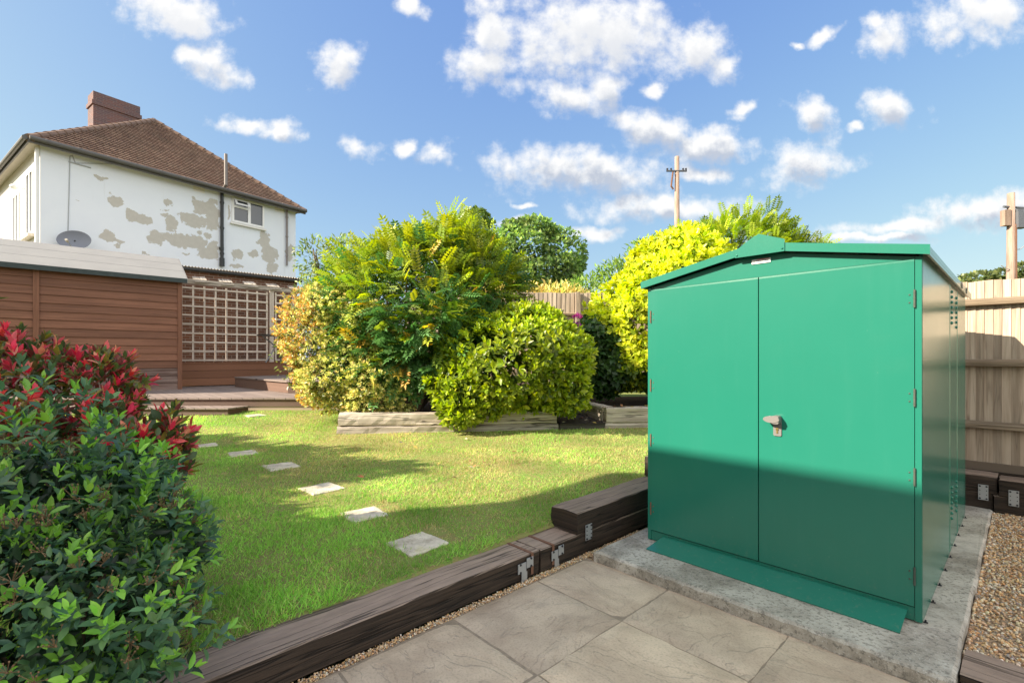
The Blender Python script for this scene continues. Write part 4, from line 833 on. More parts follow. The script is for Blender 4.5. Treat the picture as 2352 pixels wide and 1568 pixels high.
# ------------------------------------------------------------------ white house
H0 = Vector((-13.3, 13.5, 0)); far = aty(679, 485, 19.67); hd = Vector((far.x, far.y, 0))-H0; HL = hd.length; hd.normalize(); hn = Vector((-hd.y, hd.x, 0)); EZ = HC+491*13.5/FPX
def wsh(x, y):
    k = (x-CX)/FPX; s = (k*H0.y-H0.x)/(hd.x-k*hd.y); Y = H0.y+hd.y*s; return s, HC+(HY-y)*Y/FPX
def r1(x, y): return wsh(x*.3175, 172.3+y*.3175)
patches = []
for (x, y, rx, ry, ro) in ((730,735,48,16,5),(825,900,55,38,-10),(955,1010,45,40,0),(1045,1055,65,34,12),(780,1160,50,50,0),(850,1200,40,16,20),(850,1235,28,14,0),(1240,1075,42,50,0),(1130,1185,65,52,0),(1220,935,26,20,30),(1190,1015,26,12,10),(1190,975,12,8,0),
        (1280,1190,120,48,10),(1420,1210,80,50,0),(1400,1050,100,42,0),(1400,895,14,10,0),(1470,960,75,60,0),(1535,1010,55,110,0),(1490,1290,70,38,0),(1545,1270,40,70,0),(1505,1165,30,24,0),(1715,1305,55,36,-10),(1835,1300,36,20,10),(1915,1210,42,80,0),(1950,1300,58,55,0),(2095,1290,22,70,0),(1655,1000,14,60,0),(1970,1400,40,45,0),(1350,1290,30,10,0),(1065,1290,30,12,0),(560,897,16,4,10),(1720,1395,60,14,0),(1440,1130,20,20,0)):
    s, h = r1(x, y); s2, _ = r1(x+rx, y); _, h2 = r1(x, y-ry); patches.append((s, h, abs(s2-s), abs(h2-h), -ro))
def m_render():
    m, t, p = newmat('painted_render'); v = UVv(t)
    wv = VM(t, 'ADD', v, VM(t, 'MULTIPLY', VM(t, 'SUBTRACT', NOISE(t, v, 2.6, 4, .6, 0, 1), (.5, .5, .5)), (.55, .55, 0)))
    d = BLOBS(t, wv, patches, .12); n = NOISE(t, v, 6, 6, .65)
    f = SM(t, M(t, 'ADD', d, M(t, 'MULTIPLY', M(t, 'SUBTRACT', n, .5), 1.0)), 1.06, .96)
    c = MIX(t, NOISE(t, v, 1.5, 5), (.73, .77, .85), (.81, .85, .91)); c = MIX(t, f, c, MIX(t, NOISE(t, v, 9, 4), (.46, .44, .40), (.58, .555, .51)))
    stn = SM(t, NOISE(t, N(t, 'ShaderNodeMapping', {'Vector': v, 'Scale': (5, .35, 1)}).outputs[0], 1, 5, .6), .60, .75); c = MIX(t, M(t, 'MULTIPLY', stn, .15), c, (.4, .38, .34))
    setp(t, p, Base_Color=c, Roughness=.85, Specular_IOR_Level=.2); bump(t, p, M(t, 'ADD', M(t, 'MULTIPLY', NOISE(t, v, 40, 4), .5), M(t, 'MULTIPLY', f, -1.)), .5, .012); return m
MAT['render'] = m_render()
MAT['white_wall'] = plain('white_render', (.80, .78, .75), .85, .2, 0, .06, 2, .004)
ho = thing('white_house', 'white rendered house with flaking paint and a brown tiled hip roof', 'house', H0)
m = MB(); HD = 9.0
m.quad(H0, H0+hd*HL, H0+hd*HL+ZZ*EZ, H0+ZZ*EZ, ((0, 0), (HL, 0), (HL, EZ), (0, EZ))); m.build('side_wall', MAT['render'], ho)
m = MB().quad(H0+hn*HD, H0, H0+ZZ*EZ, H0+hn*HD+ZZ*EZ, ((0, 0), (HD, 0), (HD, EZ), (0, EZ))); m.quad(H0+hd*HL, H0+hd*HL+hn*HD, H0+hd*HL+hn*HD+ZZ*EZ, H0+hd*HL+ZZ*EZ); m.build('wall', MAT['white_wall'], ho)
ov = .27; ez = EZ+.02
E0, E1 = H0-hd*ov-hn*ov+ZZ*ez, H0+hd*(HL+ov)-hn*ov+ZZ*ez
k = (354-CX)/FPX; mid = H0+hd*(HL/2); t_ = (k*mid.y-mid.x)/(hn.x-k*hn.y); AP = mid+hn*t_; AP.z = HC+(HY-277)*AP.y/FPX
E2, E3 = E0+hn*14, E1+hn*14; AP2 = AP+hn*14
m = MB(); nc = 34
def slope(m, a, b, c, d, n):   # courses of tiles: a,b eave, c,d ridge above b,a
    for k in range(n):
        s0, s1 = k/n, (k+1)/n; p = a.lerp(d, s0); q = b.lerp(c, s0); r = b.lerp(c, s1); s = a.lerp(d, s1); nn = (q-p).cross(s-p).normalized()
        o = nn*.028; w0 = (q-p).length; du = random.uniform(0, .17); y = k*.105
        u0 = (p-a).dot((b-a).normalized()); u1 = (q-a).dot((b-a).normalized()); u2 = (r-a).dot((b-a).normalized()); u3 = (s-a).dot((b-a).normalized())
        m.quad(p+o, q+o, r, s, ((u0+du, y), (u1+du, y), (u2+du, y+.104), (u3+du, y+.104))); m.quad(p, q, q+o, p+o, ((u0, y), (u1, y), (u1, y+.01), (u0, y+.01)))
slope(m, E0, E1, AP, AP, nc); slope(m, E2, E0, AP, AP2, nc); slope(m, E1, E3, AP2, AP, nc); m.build('roof', MAT['tiles'], ho)
m = MB()
for a, b in ((E0, AP), (E1, AP), (AP, AP2)):
    L = (b-a).length; n = int(L/.33); 
    for k in range(n):
        p, q = a.lerp(b, k/n), a.lerp(b, (k+1.06)/n); m.tube([p-ZZ*.03, q-ZZ*.03], [.125, .10], 10)
m.build('ridge_tiles', MAT['ridge_tile'], ho)
m = MB().prism([E0-ZZ*.03, E0+hd*.02-ZZ*.03+hn*.45, E1-hd*.02-ZZ*.03+hn*.45, E1-ZZ*.03], ZZ*.015).prism([E0-ZZ*.031+hd*.45+hn*.2, E0-ZZ*.031+hd*.0+hn*.2, E2-ZZ*.031, E2+hd*.45-ZZ*.031], ZZ*.015); m.build('soffit', MAT['soffit'], ho)
m = MB().prism([E0-hn*.02-ZZ*.14, E1-hn*.02-ZZ*.14, E1-hn*.02+ZZ*.02, E0-hn*.02+ZZ*.02], hn*.03).prism([E0-hd*.02-ZZ*.14, E2-hd*.02-ZZ*.14, E2-hd*.02+ZZ*.02, E0-hd*.02+ZZ*.02], hd*.03); m.build('fascia', MAT['gutter'], ho)
m = MB()
for a, b, n_ in ((E0, E1, -hn), (E0, E2, -hd)): m.tube([a+n_*.08-ZZ*.02, b+n_*.08-ZZ*.02], .062, 10)
for k in range(12): p = E0.lerp(E1, (k+.5)/12)-hn*.08-ZZ*.02; m.tube([p-hd*.02, p+hd*.02], .071, 10)
m.build('gutter', MAT['gutter'], ho)
# chimney behind the hip
cb = aty(214, 290, AP.y+1.5); c0 = Vector((cb.x, cb.y, 0)); 
wdir = hd; Lc = 2.35; k1 = (322-CX)/FPX; Lc = (k1*c0.y-c0.x)/(wdir.x-k1*wdir.y); ztop = HC+(HY-208)*c0.y/FPX
ch = MB(); td = hn*.75
def bquad(m, a, b, z0, z1): L = (b-a).length; m.quad(a+ZZ*z0, b+ZZ*z0, b+ZZ*z1, a+ZZ*z1, ((0, z0), (L, z0), (L, z1), (0, z1)))
for g0, z0c, z1c in ((0., ztop-4.5, ztop-.55), (.05, ztop-.55, ztop-.38), (0, ztop-.38, ztop)):
    a = c0-wdir*g0-hn*g0; b = c0+wdir*(Lc+g0)-hn*g0; c = b+td+hn*2*g0; d = a+td+hn*2*g0
    for p, q in ((a, b), (b, c), (c, d), (d, a)): bquad(ch, p, q, z0c, z1c)
    ch.quad(a+ZZ*z1c, b+ZZ*z1c, c+ZZ*z1c, d+ZZ*z1c); ch.quad(d+ZZ*z0c, c+ZZ*z0c, b+ZZ*z0c, a+ZZ*z0c)
ch = ch.build('chimney', MAT['house_brick'], ho); m = MB()
for s in (.5, 1.15, 1.85): m.ball(c0+wdir*(Lc*s/2.35)+td*.5+ZZ*(ztop-.0), .26, .26, .10, 12, 4, True)
m.build('flaunching', plain('chimney_mortar', (.30, .24, .20), .9), ch)
def on(s, h, d=0.): return H0+hd*s+ZZ*h-hn*d
def wbox(m, s0, h0, s1, h1, d0, d1): return m.prism([on(s0, h0, d0), on(s1, h0, d0), on(s1, h1, d0), on(s0, h1, d0)], -hn*(d1-d0))
# side window
(s0, h1), (s1, h0) = r1(1678, 880), r1(1912, 1110)
s0, h1 = wsh(532, 452); s1, h0 = wsh(606, 525)
wi = wbox(MB(), s0-.02, h0-.02, s1+.02, h1+.0, -.005, .004); wi = wi.build('window', MAT['upvc'], ho)
m = MB(); sm = s0+(s1-s0)*.52; hm = h1-(h1-h0)*.36
for q in ((s0, h0, s0+.07, h1), (s1-.07, h0, s1, h1), (s0+.071, h0, s1-.071, h0+.07), (s0+.071, h1-.07, s1-.071, h1), (sm-.05, h0+.071, sm+.05, h1-.071), (s0+.071, hm-.04, sm-.051, hm+.04)): wbox(m, *q, .005, .05)
m.build('frame', MAT['upvc'], wi)
m = wbox(MB(), s0+.071, h0+.071, sm-.051, hm-.041, .004, .012); wbox(m, sm+.051, h0+.071, s1-.071, h1-.071, .004, .012); wbox(m, s0+.071, hm+.041, sm-.051, h1-.071, .004, .010); m.build('pane', MAT['glass'], wi)
# top light standing open
m = MB(); a0, a1, t0, t1 = s0+.06, sm-.04, hm+.02, h1-.05
def tl(s, h): f = (t1-h)/(t1-t0); return on(s, h+.02*f, .055+.16*f)
for (x0, y0, x1, y1) in ((a0, t0, a1, t0+.07), (a0, t1-.07, a1, t1), (a0, t0+.071, a0+.07, t1-.071), (a1-.07, t0+.071, a1, t1-.071)): m.prism([tl(x0, y0), tl(x1, y0), tl(x1, y1), tl(x0, y1)], -hn*.03)
m.build('top_light', MAT['upvc'], wi)
m = wbox(MB(), s0-.06, h0-.09, s1+.06, h0-.03, .0, .10); m.build('sill', MAT['white_wall'], wi)
# pipes
def pipe(x, y0, y1, r, mat, d=.07, name='downpipe'):
    s, ha = wsh(x, y0); _, hb = wsh(x, y1); m = MB().tube([on(s, ha, d), on(s, hb, d)], r, 10)
    for k in range(3): z = hb+(ha-hb)*(k+.5)/3; m.tube([on(s, z-.03, d), on(s, z+.03, d)], r*1.3, 10)
    return m.build(name, mat, ho)
pipe(508, 437, 612, .055, MAT['black_plastic']); s, h = wsh(507, 430); m = MB().tube([on(s, h-.15, .07), on(s, h+.0, .40), on(s, h+1.10, .40)], .055, 10); m.build('vent_pipe', MAT['lead_pipe'], ho)
m = MB(); s, h = wsh(508, 590); m.tube([on(s, h-.35, .07), on(s, h-.05, .07)], .085, 10); m.build('pipe_collar', MAT['black_plastic'], ho); MB().tube([on(s-.02, h+.25, .07), on(s-.02, h+.33, .07)], .08, 10).build('pipe_collar', MAT['black_plastic'], ho)
pipe(657, 478, 610, .038, MAT['lead_pipe']); m = MB().tube([on(.06, .5, -.02)-hd*.12, on(.06, EZ-.1, -.02)-hd*.12], .05, 8); m.build('downpipe', MAT['upvc'], ho)
for x, y in ((1440, 820), (2022, 970)):
    s, h = r1(x, y); m = wbox(MB(), s-.18, h-.13, s+.18, h+.13, -.002, .006)
    for i in range(5):
        for j in range(3): wbox(m, s-.15+.065*i, h-.1+.075*j, s-.11+.065*i, h-.05+.075*j, .006, .012)
    m.build('air_brick', MAT['white_wall'], ho)
s, h = r1(505, 590); s2, hb = r1(490, 1150); s3, h3 = r1(545, 640); s4, h4 = r1(900, 650)
MB().tube([on(s3, h3, .012), on(s+.05, h+.05, .012), on(s, h, .012), on(s2, hb, .012)], .012, 5).build('cable', MAT['lead'], ho)
MB().tube([on(s3-.15, h3, .02), on(s3+.35, h3-.02, .02)], .02, 5).tube([on(s3, h3+.01, .02), on(s4, h4, .02)], .008, 5).build('cable_bracket', MAT['lead'], ho)
# windows on the sunlit front
def fw(d0, d1, z0, z1):
    def q(d, z, o): return H0+hn*d+ZZ*z-hd*o
    wb = MB().prism([q(d0, z0, .002), q(d1, z0, .002), q(d1, z1, .002), q(d0, z1, .002)], -hd*.004); w_ = wb.build('window', MAT['upvc'], ho); m = MB()
    for (a, b, c, d) in ((d0, z0, d0+.08, z1), (d1-.08, z0, d1, z1), (d0+.081, z0, d1-.081, z0+.08), (d0+.081, z1-.08, d1-.081, z1), ((d0+d1)/2-.05, z0+.081, (d0+d1)/2+.05, z1-.081)): m.prism([q(a, b, .007), q(c, b, .007), q(c, d, .007), q(a, d, .007)], -hd*.05)
    m.build('frame', MAT['upvc'], w_); m = MB().prism([q(d0+.081, z0+.081, .0065), q(d1-.081, z0+.081, .0065), q(d1-.081, z1-.081, .0065), q(d0+.081, z1-.081, .0065)], -hd*.006); m.build('pane', MAT['glass'], w_)
    m = MB().prism([q(d0-.08, z0-.10, .002), q(d1+.08, z0-.10, .002), q(d1+.08, z0-.02, .002), q(d0-.08, z0-.02, .002)], -hd*.16); m.build('sill', MAT['soffit'], w_)
fw(.62, 1.5, 5.0, 6.9); fw(2.6, 3.4, 5.0, 6.6)
m = MB().ball(H0+hn*1.9+ZZ*6.55-hd*.22, .12, .12, .08, 12, 8).tube([H0+hn*1.9+ZZ*6.55, H0+hn*1.9+ZZ*6.55-hd*.2], .03, 8); m.build('flood_lamp', MAT['upvc'], ho, True)
# satellite dish
s, h = wsh(160, 556); dc = on(s, h, .45); nd = Vector((.35, -.9, .22)).normalized(); xa = nd.cross(ZZ).normalized(); ya = xa.cross(nd)
sd_ = thing('satellite_dish', 'dark grey satellite dish on the side wall of the white house', 'satellite dish', on(s, h-.3, .1)); m = MB(); rows = []
for j in range(8):
    rr = j/7; rows.append(m.add([dc+(xa*.40*math.cos(2*math.pi*i/32)+ya*.29*math.sin(2*math.pi*i/32))*rr-nd*.07*(1-rr*rr) for i in range(32)]))
for j in range(7):
    for i in range(32): k = (i+1) % 32; m.face((rows[j]+i, rows[j+1]+i, rows[j+1]+k, rows[j]+k))
m.build('reflector', MAT['dish'], sd_, True); MB().tube([dc-ya*.29-nd*.02, dc-ya*.20+nd*.36], .012, 6).build('arm', MAT['steel'], sd_); MB().tube([dc-ya*.20+nd*.33, dc-ya*.19+nd*.42], .035, 10).build('receiver', MAT['soffit'], sd_)
MB().tube([dc-nd*.06, on(s, h-.05, .0)], .022, 8).tube([on(s, h-.2, .012), on(s, h+.08, .012)], .03, 6).build('bracket', MAT['black_plastic'], sd_)

# ------------------------------------------------------------------ utility poles
def pole(label, x0, ytop, Y, hw, box):
    p = aty(x0, ytop, Y); top = p.z; b = Vector((p.x, p.y, -.05)); r = hw*Y/FPX
    u_ = thing('utility_pole', label, 'utility pole', b); MB().tube([b, b+ZZ*top*.5, b+ZZ*(top+.05)], [r*1.25, r*1.1, r*.9], 14).build('post', MAT['pole'], u_, True)
    if box:
        m = MB().box(b+Vector((r*.6, -r*1.6, top-1.35)), (.42, 0, 0), (0, .3, 0), (0, 0, .62)).box(b+Vector((r*.8, -r*1.2, top-.73)), (.25, 0, 0), (0, .2, 0), (0, 0, .12)); m.build('terminal_box', MAT['transformer'], u_)
        MB().box(b+Vector((-r-.22, -r*.9, top-1.25)), (.24, 0, 0), (0, .2, 0), (0, 0, .62)).build('cover_plate', MAT['pole'], u_)
        MB().tube([b+Vector((-r-.16, 0, top-.48)), b+Vector((r+.3, -.05, top-.55))], .05, 8).build('cross_arm', MAT['transformer'], u_)
        MB().tube([b+Vector((r*.75, -r*.75, 3)), b+Vector((r*.68, -r*.75, top-1.2))], .045, 6).build('conduit', MAT['rust'], u_)
        for k in range(6):
            z = top-2.2-k*.78; sg = 1 if k % 2 == 0 else -1; MB().tube([b+Vector((sg*r*.8, -r*.5, z)), b+Vector((sg*(r+.14), -r*.6, z+.02)), b+Vector((sg*(r+.34), -r*.6, z+.16))], .018, 5).build('climbing_step', MAT['steel'], u_)
    else:
        MB().tube([b+Vector((-.75, -.1, top-1.0)), b+Vector((.62, -.1, top-1.0))], .07, 8).build('cross_arm', MAT['transformer'], u_)
        for sx_ in (-.72, -.45, .4, .6): MB().tube([b+Vector((sx_, -.1, top-1.05)), b+Vector((sx_, -.1, top-.82))], .07, 8).build('insulator', MAT['screw'], u_)
        MB().tube([b+Vector((-.34, -.15, top-1.1)), b+Vector((-.42, -.15, top-1.7)), b+Vector((-.46, -.15, top-2.1)), b+Vector((-.3, -.1, top-2.3))], .06, 6).build('fitting', MAT['rust'], u_)
pole('tall bare utility pole with a short cross arm above the golden shrub', 1555, 360, 34, 5.6, False)
pole('utility pole with a dark terminal box rising behind the tall board fence', 2322, 444, 19, 7.6, True)
# ------------------------------------------------------------------ shrubs and trees
def shrub(name, label, cat_, base, sets, mat, tv=LEAF_V, tf=LEAF_F, stems=None, group=None, part='foliage'):
    r = thing(name, label, cat_, base, group)
    inst(part, tv, tf, *sets[:4], sets[4], sets[5], mat, r)
    if stems: stems.build('stems', MAT['bark'], r, True)
    return r
# -- big mahonia like shrub on the long bed
g = np.random.default_rng(31); mb_ = (-1.55, 8.25, .46)
E1_ = [((-1.75, 8.35, 2.15), (1.45, 1.15, 1.22)), ((-1.40, 8.4, 2.98), (.80, .75, .62)), ((-.75, 8.5, 2.50), (.95, .85, .95)), ((-2.60, 8.5, 2.30), (.75, .8, .80)), ((-1.2, 8.0, 1.65), (.95, .8, .75)), ((-1.9, 7.75, 1.45), (.7, .5, .55))]
P, D = shell(E1_, 3900, .72, 1.06, 41, .30, 30, .95, .25)
T = D*.9+g.normal(size=P.shape)*.45+np.array([0, 0, -.02]); nn = np.array([0, 0, 1.])+D*.35+g.normal(size=P.shape)*.35; X, Y, Zx = frames(T, nn); n = len(P)
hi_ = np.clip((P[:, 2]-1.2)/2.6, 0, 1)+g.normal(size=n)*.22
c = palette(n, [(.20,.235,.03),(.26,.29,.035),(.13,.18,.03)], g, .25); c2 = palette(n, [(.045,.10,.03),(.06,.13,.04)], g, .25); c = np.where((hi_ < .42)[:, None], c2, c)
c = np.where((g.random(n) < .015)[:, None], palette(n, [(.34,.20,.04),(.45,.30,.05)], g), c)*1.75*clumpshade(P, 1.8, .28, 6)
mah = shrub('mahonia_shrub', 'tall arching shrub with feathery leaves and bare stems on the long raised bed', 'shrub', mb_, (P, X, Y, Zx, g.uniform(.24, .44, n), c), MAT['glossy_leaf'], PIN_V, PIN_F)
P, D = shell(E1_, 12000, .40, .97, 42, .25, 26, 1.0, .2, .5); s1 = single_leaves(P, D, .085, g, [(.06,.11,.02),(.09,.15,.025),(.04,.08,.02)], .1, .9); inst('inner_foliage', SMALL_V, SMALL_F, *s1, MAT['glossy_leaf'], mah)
m = MB(); tips = shell(E1_, 15, .55, .8, 43, .1, 10, 1.4)[0]; branch_mesh(m, (-1.62, 7.75, .44), tips, .042, g)
for a, b in (((-1.62, 7.7, .45), (-2.35, 7.45, 1.35)), ((-1.5, 7.6, .45), (-2.1, 7.35, .62)), ((-1.66, 7.7, .45), (-1.75, 7.4, 1.25)), ((-1.55, 7.62, .45), (-1.38, 7.35, 1.3)), ((-1.6, 7.65, .45), (-1.15, 7.4, 1.2)), ((-1.6, 7.7, .45), (-1.95, 7.42, 1.3))): branch_mesh(m, a, [b], .035, g, .25)
m.build('stems', MAT['bark'], mah, True)
P, D = shell(E1_, 26, .93, 1.0, 44, .2, 12, 1.3, .6); m = MB()
for p in P:
    if p[1] > 8.2: continue
    for k in range(9): m.ball(p+g.normal(size=3)*np.array([.035, .035, .06]), .011, nu=6, nv=4)
m.build('berries', plain('blue_berry', (.06, .07, .16), .5), mah)
# -- small leaved orange tipped shrub
g = np.random.default_rng(32); E2_ = [((-3.02, 8.0, 1.62), (.80, .72, .95)), ((-2.72, 7.75, 1.05), (.62, .55, .58)), ((-2.95, 8.0, 2.2), (.62, .6, .55)), ((-2.35, 7.7, 1.45), (.62, .5, .8)), ((-2.1, 7.5, .92), (.5, .42, .45))]
P, D = shell(E2_, 3300, .86, 1.05, 51, .25, 30, .48, .3)
s1 = shoots(P, D, g, .062, 4, .020, [(.46,.43,.16),(.42,.42,.13),(.50,.38,.16)], [(.25,.28,.08),(.33,.34,.13),(.18,.22,.06)], .15, (20, 60), .2, 2, .5)
lf = (s1[0][:, 0] < -3.22+.2*np.sin(s1[0][:, 2]*4)) & (g.random(len(s1[0])) < .55); s1[5] = np.where(lf[:, None], palette(len(lf), [(.48,.27,.07),(.46,.34,.11),(.52,.28,.12)], g), s1[5])
P, D = shell(E2_, 7000, .35, .96, 52, .2, 20, .5, .2); s2 = single_leaves(P, D, .07, g, [(.10,.13,.03),(.14,.16,.05)], .1, .9)
m = MB(); branch_mesh(m, (-2.45, 7.6, .42), shell(E2_, 9, .5, .8, 53, .1, 8, .8)[0], .022, g)
shrub('orange_tipped_shrub', 'dense small leaved shrub with orange tips beside the trellis', 'shrub', (-2.7, 7.8, .44), cat(s1, s2), MAT['leaf'], SMALL_V, SMALL_F, m)
# -- rounded glossy camellia spilling over the sleepers
g = np.random.default_rng(33); E3_ = [((-.05, 7.75, 1.30), (1.38, .95, .88)), ((.35, 7.85, 1.60), (.85, .75, .75)), ((-.55, 7.45, .92), (.75, .60, .48)), ((.62, 7.60, 1.10), (.62, .65, .65)), ((-.75, 7.05, .62), (.32, .25, .22))]
P, D = shell(E3_, 1900, .90, 1.04, 61, .16, 30, .36, .35)
s1 = shoots(P, D, g, .118, 4, .036, [(.24,.30,.02),(.30,.345,.025),(.19,.26,.02)], [(.12,.165,.014),(.085,.13,.013),(.17,.21,.018)], .25, (22, 72), .16, 2, .4)
P, D = shell(E3_, 3200, .55, .92, 62, .15, 20, .45, .2); s2 = single_leaves(P, D, .085, g, [(.03,.055,.010),(.05,.085,.012)], .1, .8)  # inner leaves coloured darker, painting in the shade between the shoots
m = MB(); branch_mesh(m, (.0, 7.9, .42), shell(E3_, 9, .5, .8, 63, .1, 8, .8)[0], .03, g)
for q_ in (s1, s2): q_[4] = np.stack([q_[4]*.86, q_[4], q_[4]], 1)
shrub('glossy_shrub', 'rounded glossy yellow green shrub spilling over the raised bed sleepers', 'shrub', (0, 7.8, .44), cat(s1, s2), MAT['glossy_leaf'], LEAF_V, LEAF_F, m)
# -- golden shrub beside the shed
g = np.random.default_rng(34); E4_ = [((2.75, 9.1, 2.0), (1.20, 1.0, 1.25)), ((3.25, 9.3, 2.9), (1.05, .95, 1.05)), ((2.4, 8.8, 1.35), (.72, .7, .55)), ((3.7, 9.1, 1.6), (1.1, 1., 1.0))]
P, D = shell(E4_, 2500, .88, 1.04, 71, .18, 30, .75, .35)
s1 = shoots(P, D, g, .125, 4, .038, [(.41,.43,.028),(.46,.48,.045),(.33,.38,.03)], [(.24,.30,.022),(.16,.23,.02),(.31,.35,.03)], .2, (25, 75), .14, 3, .4)
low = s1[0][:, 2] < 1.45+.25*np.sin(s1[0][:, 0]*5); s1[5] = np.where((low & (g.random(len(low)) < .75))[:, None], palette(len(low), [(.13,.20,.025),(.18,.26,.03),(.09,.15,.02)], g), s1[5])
P, D = shell(E4_, 3000, .5, .9, 72, .15, 20, .8, .2); s2 = single_leaves(P, D, .11, g, [(.14,.17,.015),(.20,.22,.02),(.08,.11,.012)], .1, .8)
m = MB(); branch_mesh(m, (2.9, 9.2, .48), shell(E4_, 9, .5, .8, 73, .1, 8, 1.0)[0], .035, g)
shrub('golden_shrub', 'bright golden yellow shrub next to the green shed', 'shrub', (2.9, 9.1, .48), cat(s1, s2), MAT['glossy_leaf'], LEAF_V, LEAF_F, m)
# -- rhododendron with two magenta flower heads
g = np.random.default_rng(35); E5_ = [((1.75, 8.95, 1.35), (.62, .55, .78)), ((1.55, 9.2, 1.7), (.45, .4, .5))]
P, D = shell(E5_, 520, .85, 1.05, 81, .2, 20, .6, .3); s1 = shoots(P, D, g, .14, 4, .02, [(.05,.10,.022)], [(.03,.07,.018),(.045,.09,.025)], .3, (45, 90), .2, 1, .4)
P, D = shell(E5_, 500, .4, .85, 82, .2, 20, .6); s2 = single_leaves(P, D, .13, g, [(.02,.045,.012)], .1, .8)
rh = shrub('rhododendron', 'dark leaved rhododendron with magenta flowers between the green and golden shrubs', 'shrub', (1.7, 9.05, .48), cat(s1, s2), MAT['glossy_leaf'])
for (x, y, Yd, rr, cols) in ((1326, 728, 8.75, .085, [(.75,.06,.42),(.80,.14,.52),(.62,.04,.34)]), (1325, 747, 8.7, .075, [(.42,.03,.36),(.50,.06,.45),(.33,.02,.28)])):
    c0_ = np.array(aty(x, y, Yd)); n = 90; d = unit(g.normal(size=(n, 3))); d[:, 2] = np.abs(d[:, 2])*.8-.1; X, Y, Zx = frames(g.normal(size=(n, 3))+d*.3, d)
    inst('flower_head', SMALL_V, SMALL_F, c0_+d*rr*.8, X, Y, Zx, g.uniform(.04, .06, n), palette(n, cols, g, .15), MAT['leaf'], rh)
m = MB(); 
for (x, y, Yd) in ((1326, 728, 8.75), (1325, 747, 8.7)): branch_mesh(m, (1.6, 9.05, 1.2), [tuple(aty(x, y, Yd))], .012, g, .1)
m.build('stems', MAT['bark'], rh, True)
# -- pinnate shrub behind the shed roof
g = np.random.default_rng(36)
def pinshrub(label, cen, ells, n, seed, cols, size, cols2=None):
    g = np.random.default_rng(seed); P, D = shell(ells, n, .75, 1.08, seed, .3, 30, None, .3); T = D+g.normal(size=P.shape)*.4+np.array([0, 0, .12]); X, Y, Zx = frames(T, np.array([0, 0, 1.])+D*.3+g.normal(size=P.shape)*.35); k = len(P)
    r = shrub('feathery_shrub', label, 'shrub', cen, (P, X, Y, Zx, g.uniform(*size, k), palette(k, cols, g, .25)*1.3*clumpshade(P, 1.5, .3, seed)), MAT['glossy_leaf'], PIN_V, PIN_F)
    P, D = shell(ells, int(n*.9), .4, .9, seed+1, .2, 20); s = single_leaves(P, D, .1, g, cols2 or cols, .1, .8); inst('inner_foliage', SMALL_V, SMALL_F, *s, MAT['leaf'], r)
    m = MB(); branch_mesh(m, cen, shell(ells, 8, .5, .8, seed+2, .1, 8)[0], .04, g); m.build('stems', MAT['bark'], r, True); return r
pinshrub('yellow green feathery shrub rising above the green shed roof', (5.6, 11.6, .5), [((5.2, 11.6, 3.3), (1.35, 1.1, 1.35)), ((6.5, 11.6, 3.15), (1.25, 1.0, 1.15)), ((4.2, 11.7, 3.0), (.9, .9, 1.1)), ((7.4, 11.6, 2.85), (.75, .8, .95))], 3400, 91, [(.22,.30,.03),(.29,.35,.035),(.15,.22,.03)], (.22, .40), [(.06,.09,.02),(.10,.12,.02)])
# conifer like hedge behind the golden shrub
def conifer(label, base, ells, n, seed, cols, size=.16, name='conifer'):
    g = np.random.default_rng(seed); P, D = shell(ells, n, .7, 1.06, seed, .35, 34, None, .3); s = single_leaves(P, D, size, g, cols, .15, .55, .0, .25); s[4] = np.stack([s[4]*.8, s[4]*1.3, s[4]], 1)
    m = MB(); branch_mesh(m, base, shell(ells, 7, .4, .7, seed+2, .1, 8)[0], .05, g); return shrub(name, label, 'tree' if name != 'hedge' else 'hedge', base, s, MAT['leaf'], SMALL_V, SMALL_F, m)
conifer('spreading green juniper behind the pale fence, below the oak', aty(1395, 740, 15), [(tuple(aty(1350, 690, 15)), (1.2, .9, .75)), (tuple(aty(1430, 655, 15)), (1.0, .9, .95)), (tuple(aty(1510, 640, 15)), (1.2, .9, 1.3))], 4200, 101, [(.13,.20,.045),(.18,.25,.05),(.08,.14,.03)], .15)
conifer('dry yellowish hedge top just above the pale fence', aty(1240, 720, 12.2), [(tuple(aty(1215, 690, 12.2)), (.75, .4, .42)), (tuple(aty(1290, 692, 12.2)), (.75, .4, .36)), (tuple(aty(1150, 690, 12.2)), (.6, .4, .5))], 2300, 102, [(.40,.32,.12),(.48,.38,.16),(.28,.27,.08)], .13, 'hedge')
conifer('thin pale green shrub top between the white house and the mahonia', aty(745, 700, 13), [(tuple(aty(722, 600, 13)), (.50, .4, .62)), (tuple(aty(785, 580, 13)), (.38, .35, .72)), (tuple(aty(760, 660, 13)), (.9, .5, .6))], 1500, 103, [(.16,.22,.07),(.22,.27,.09),(.12,.17,.05)], .11)
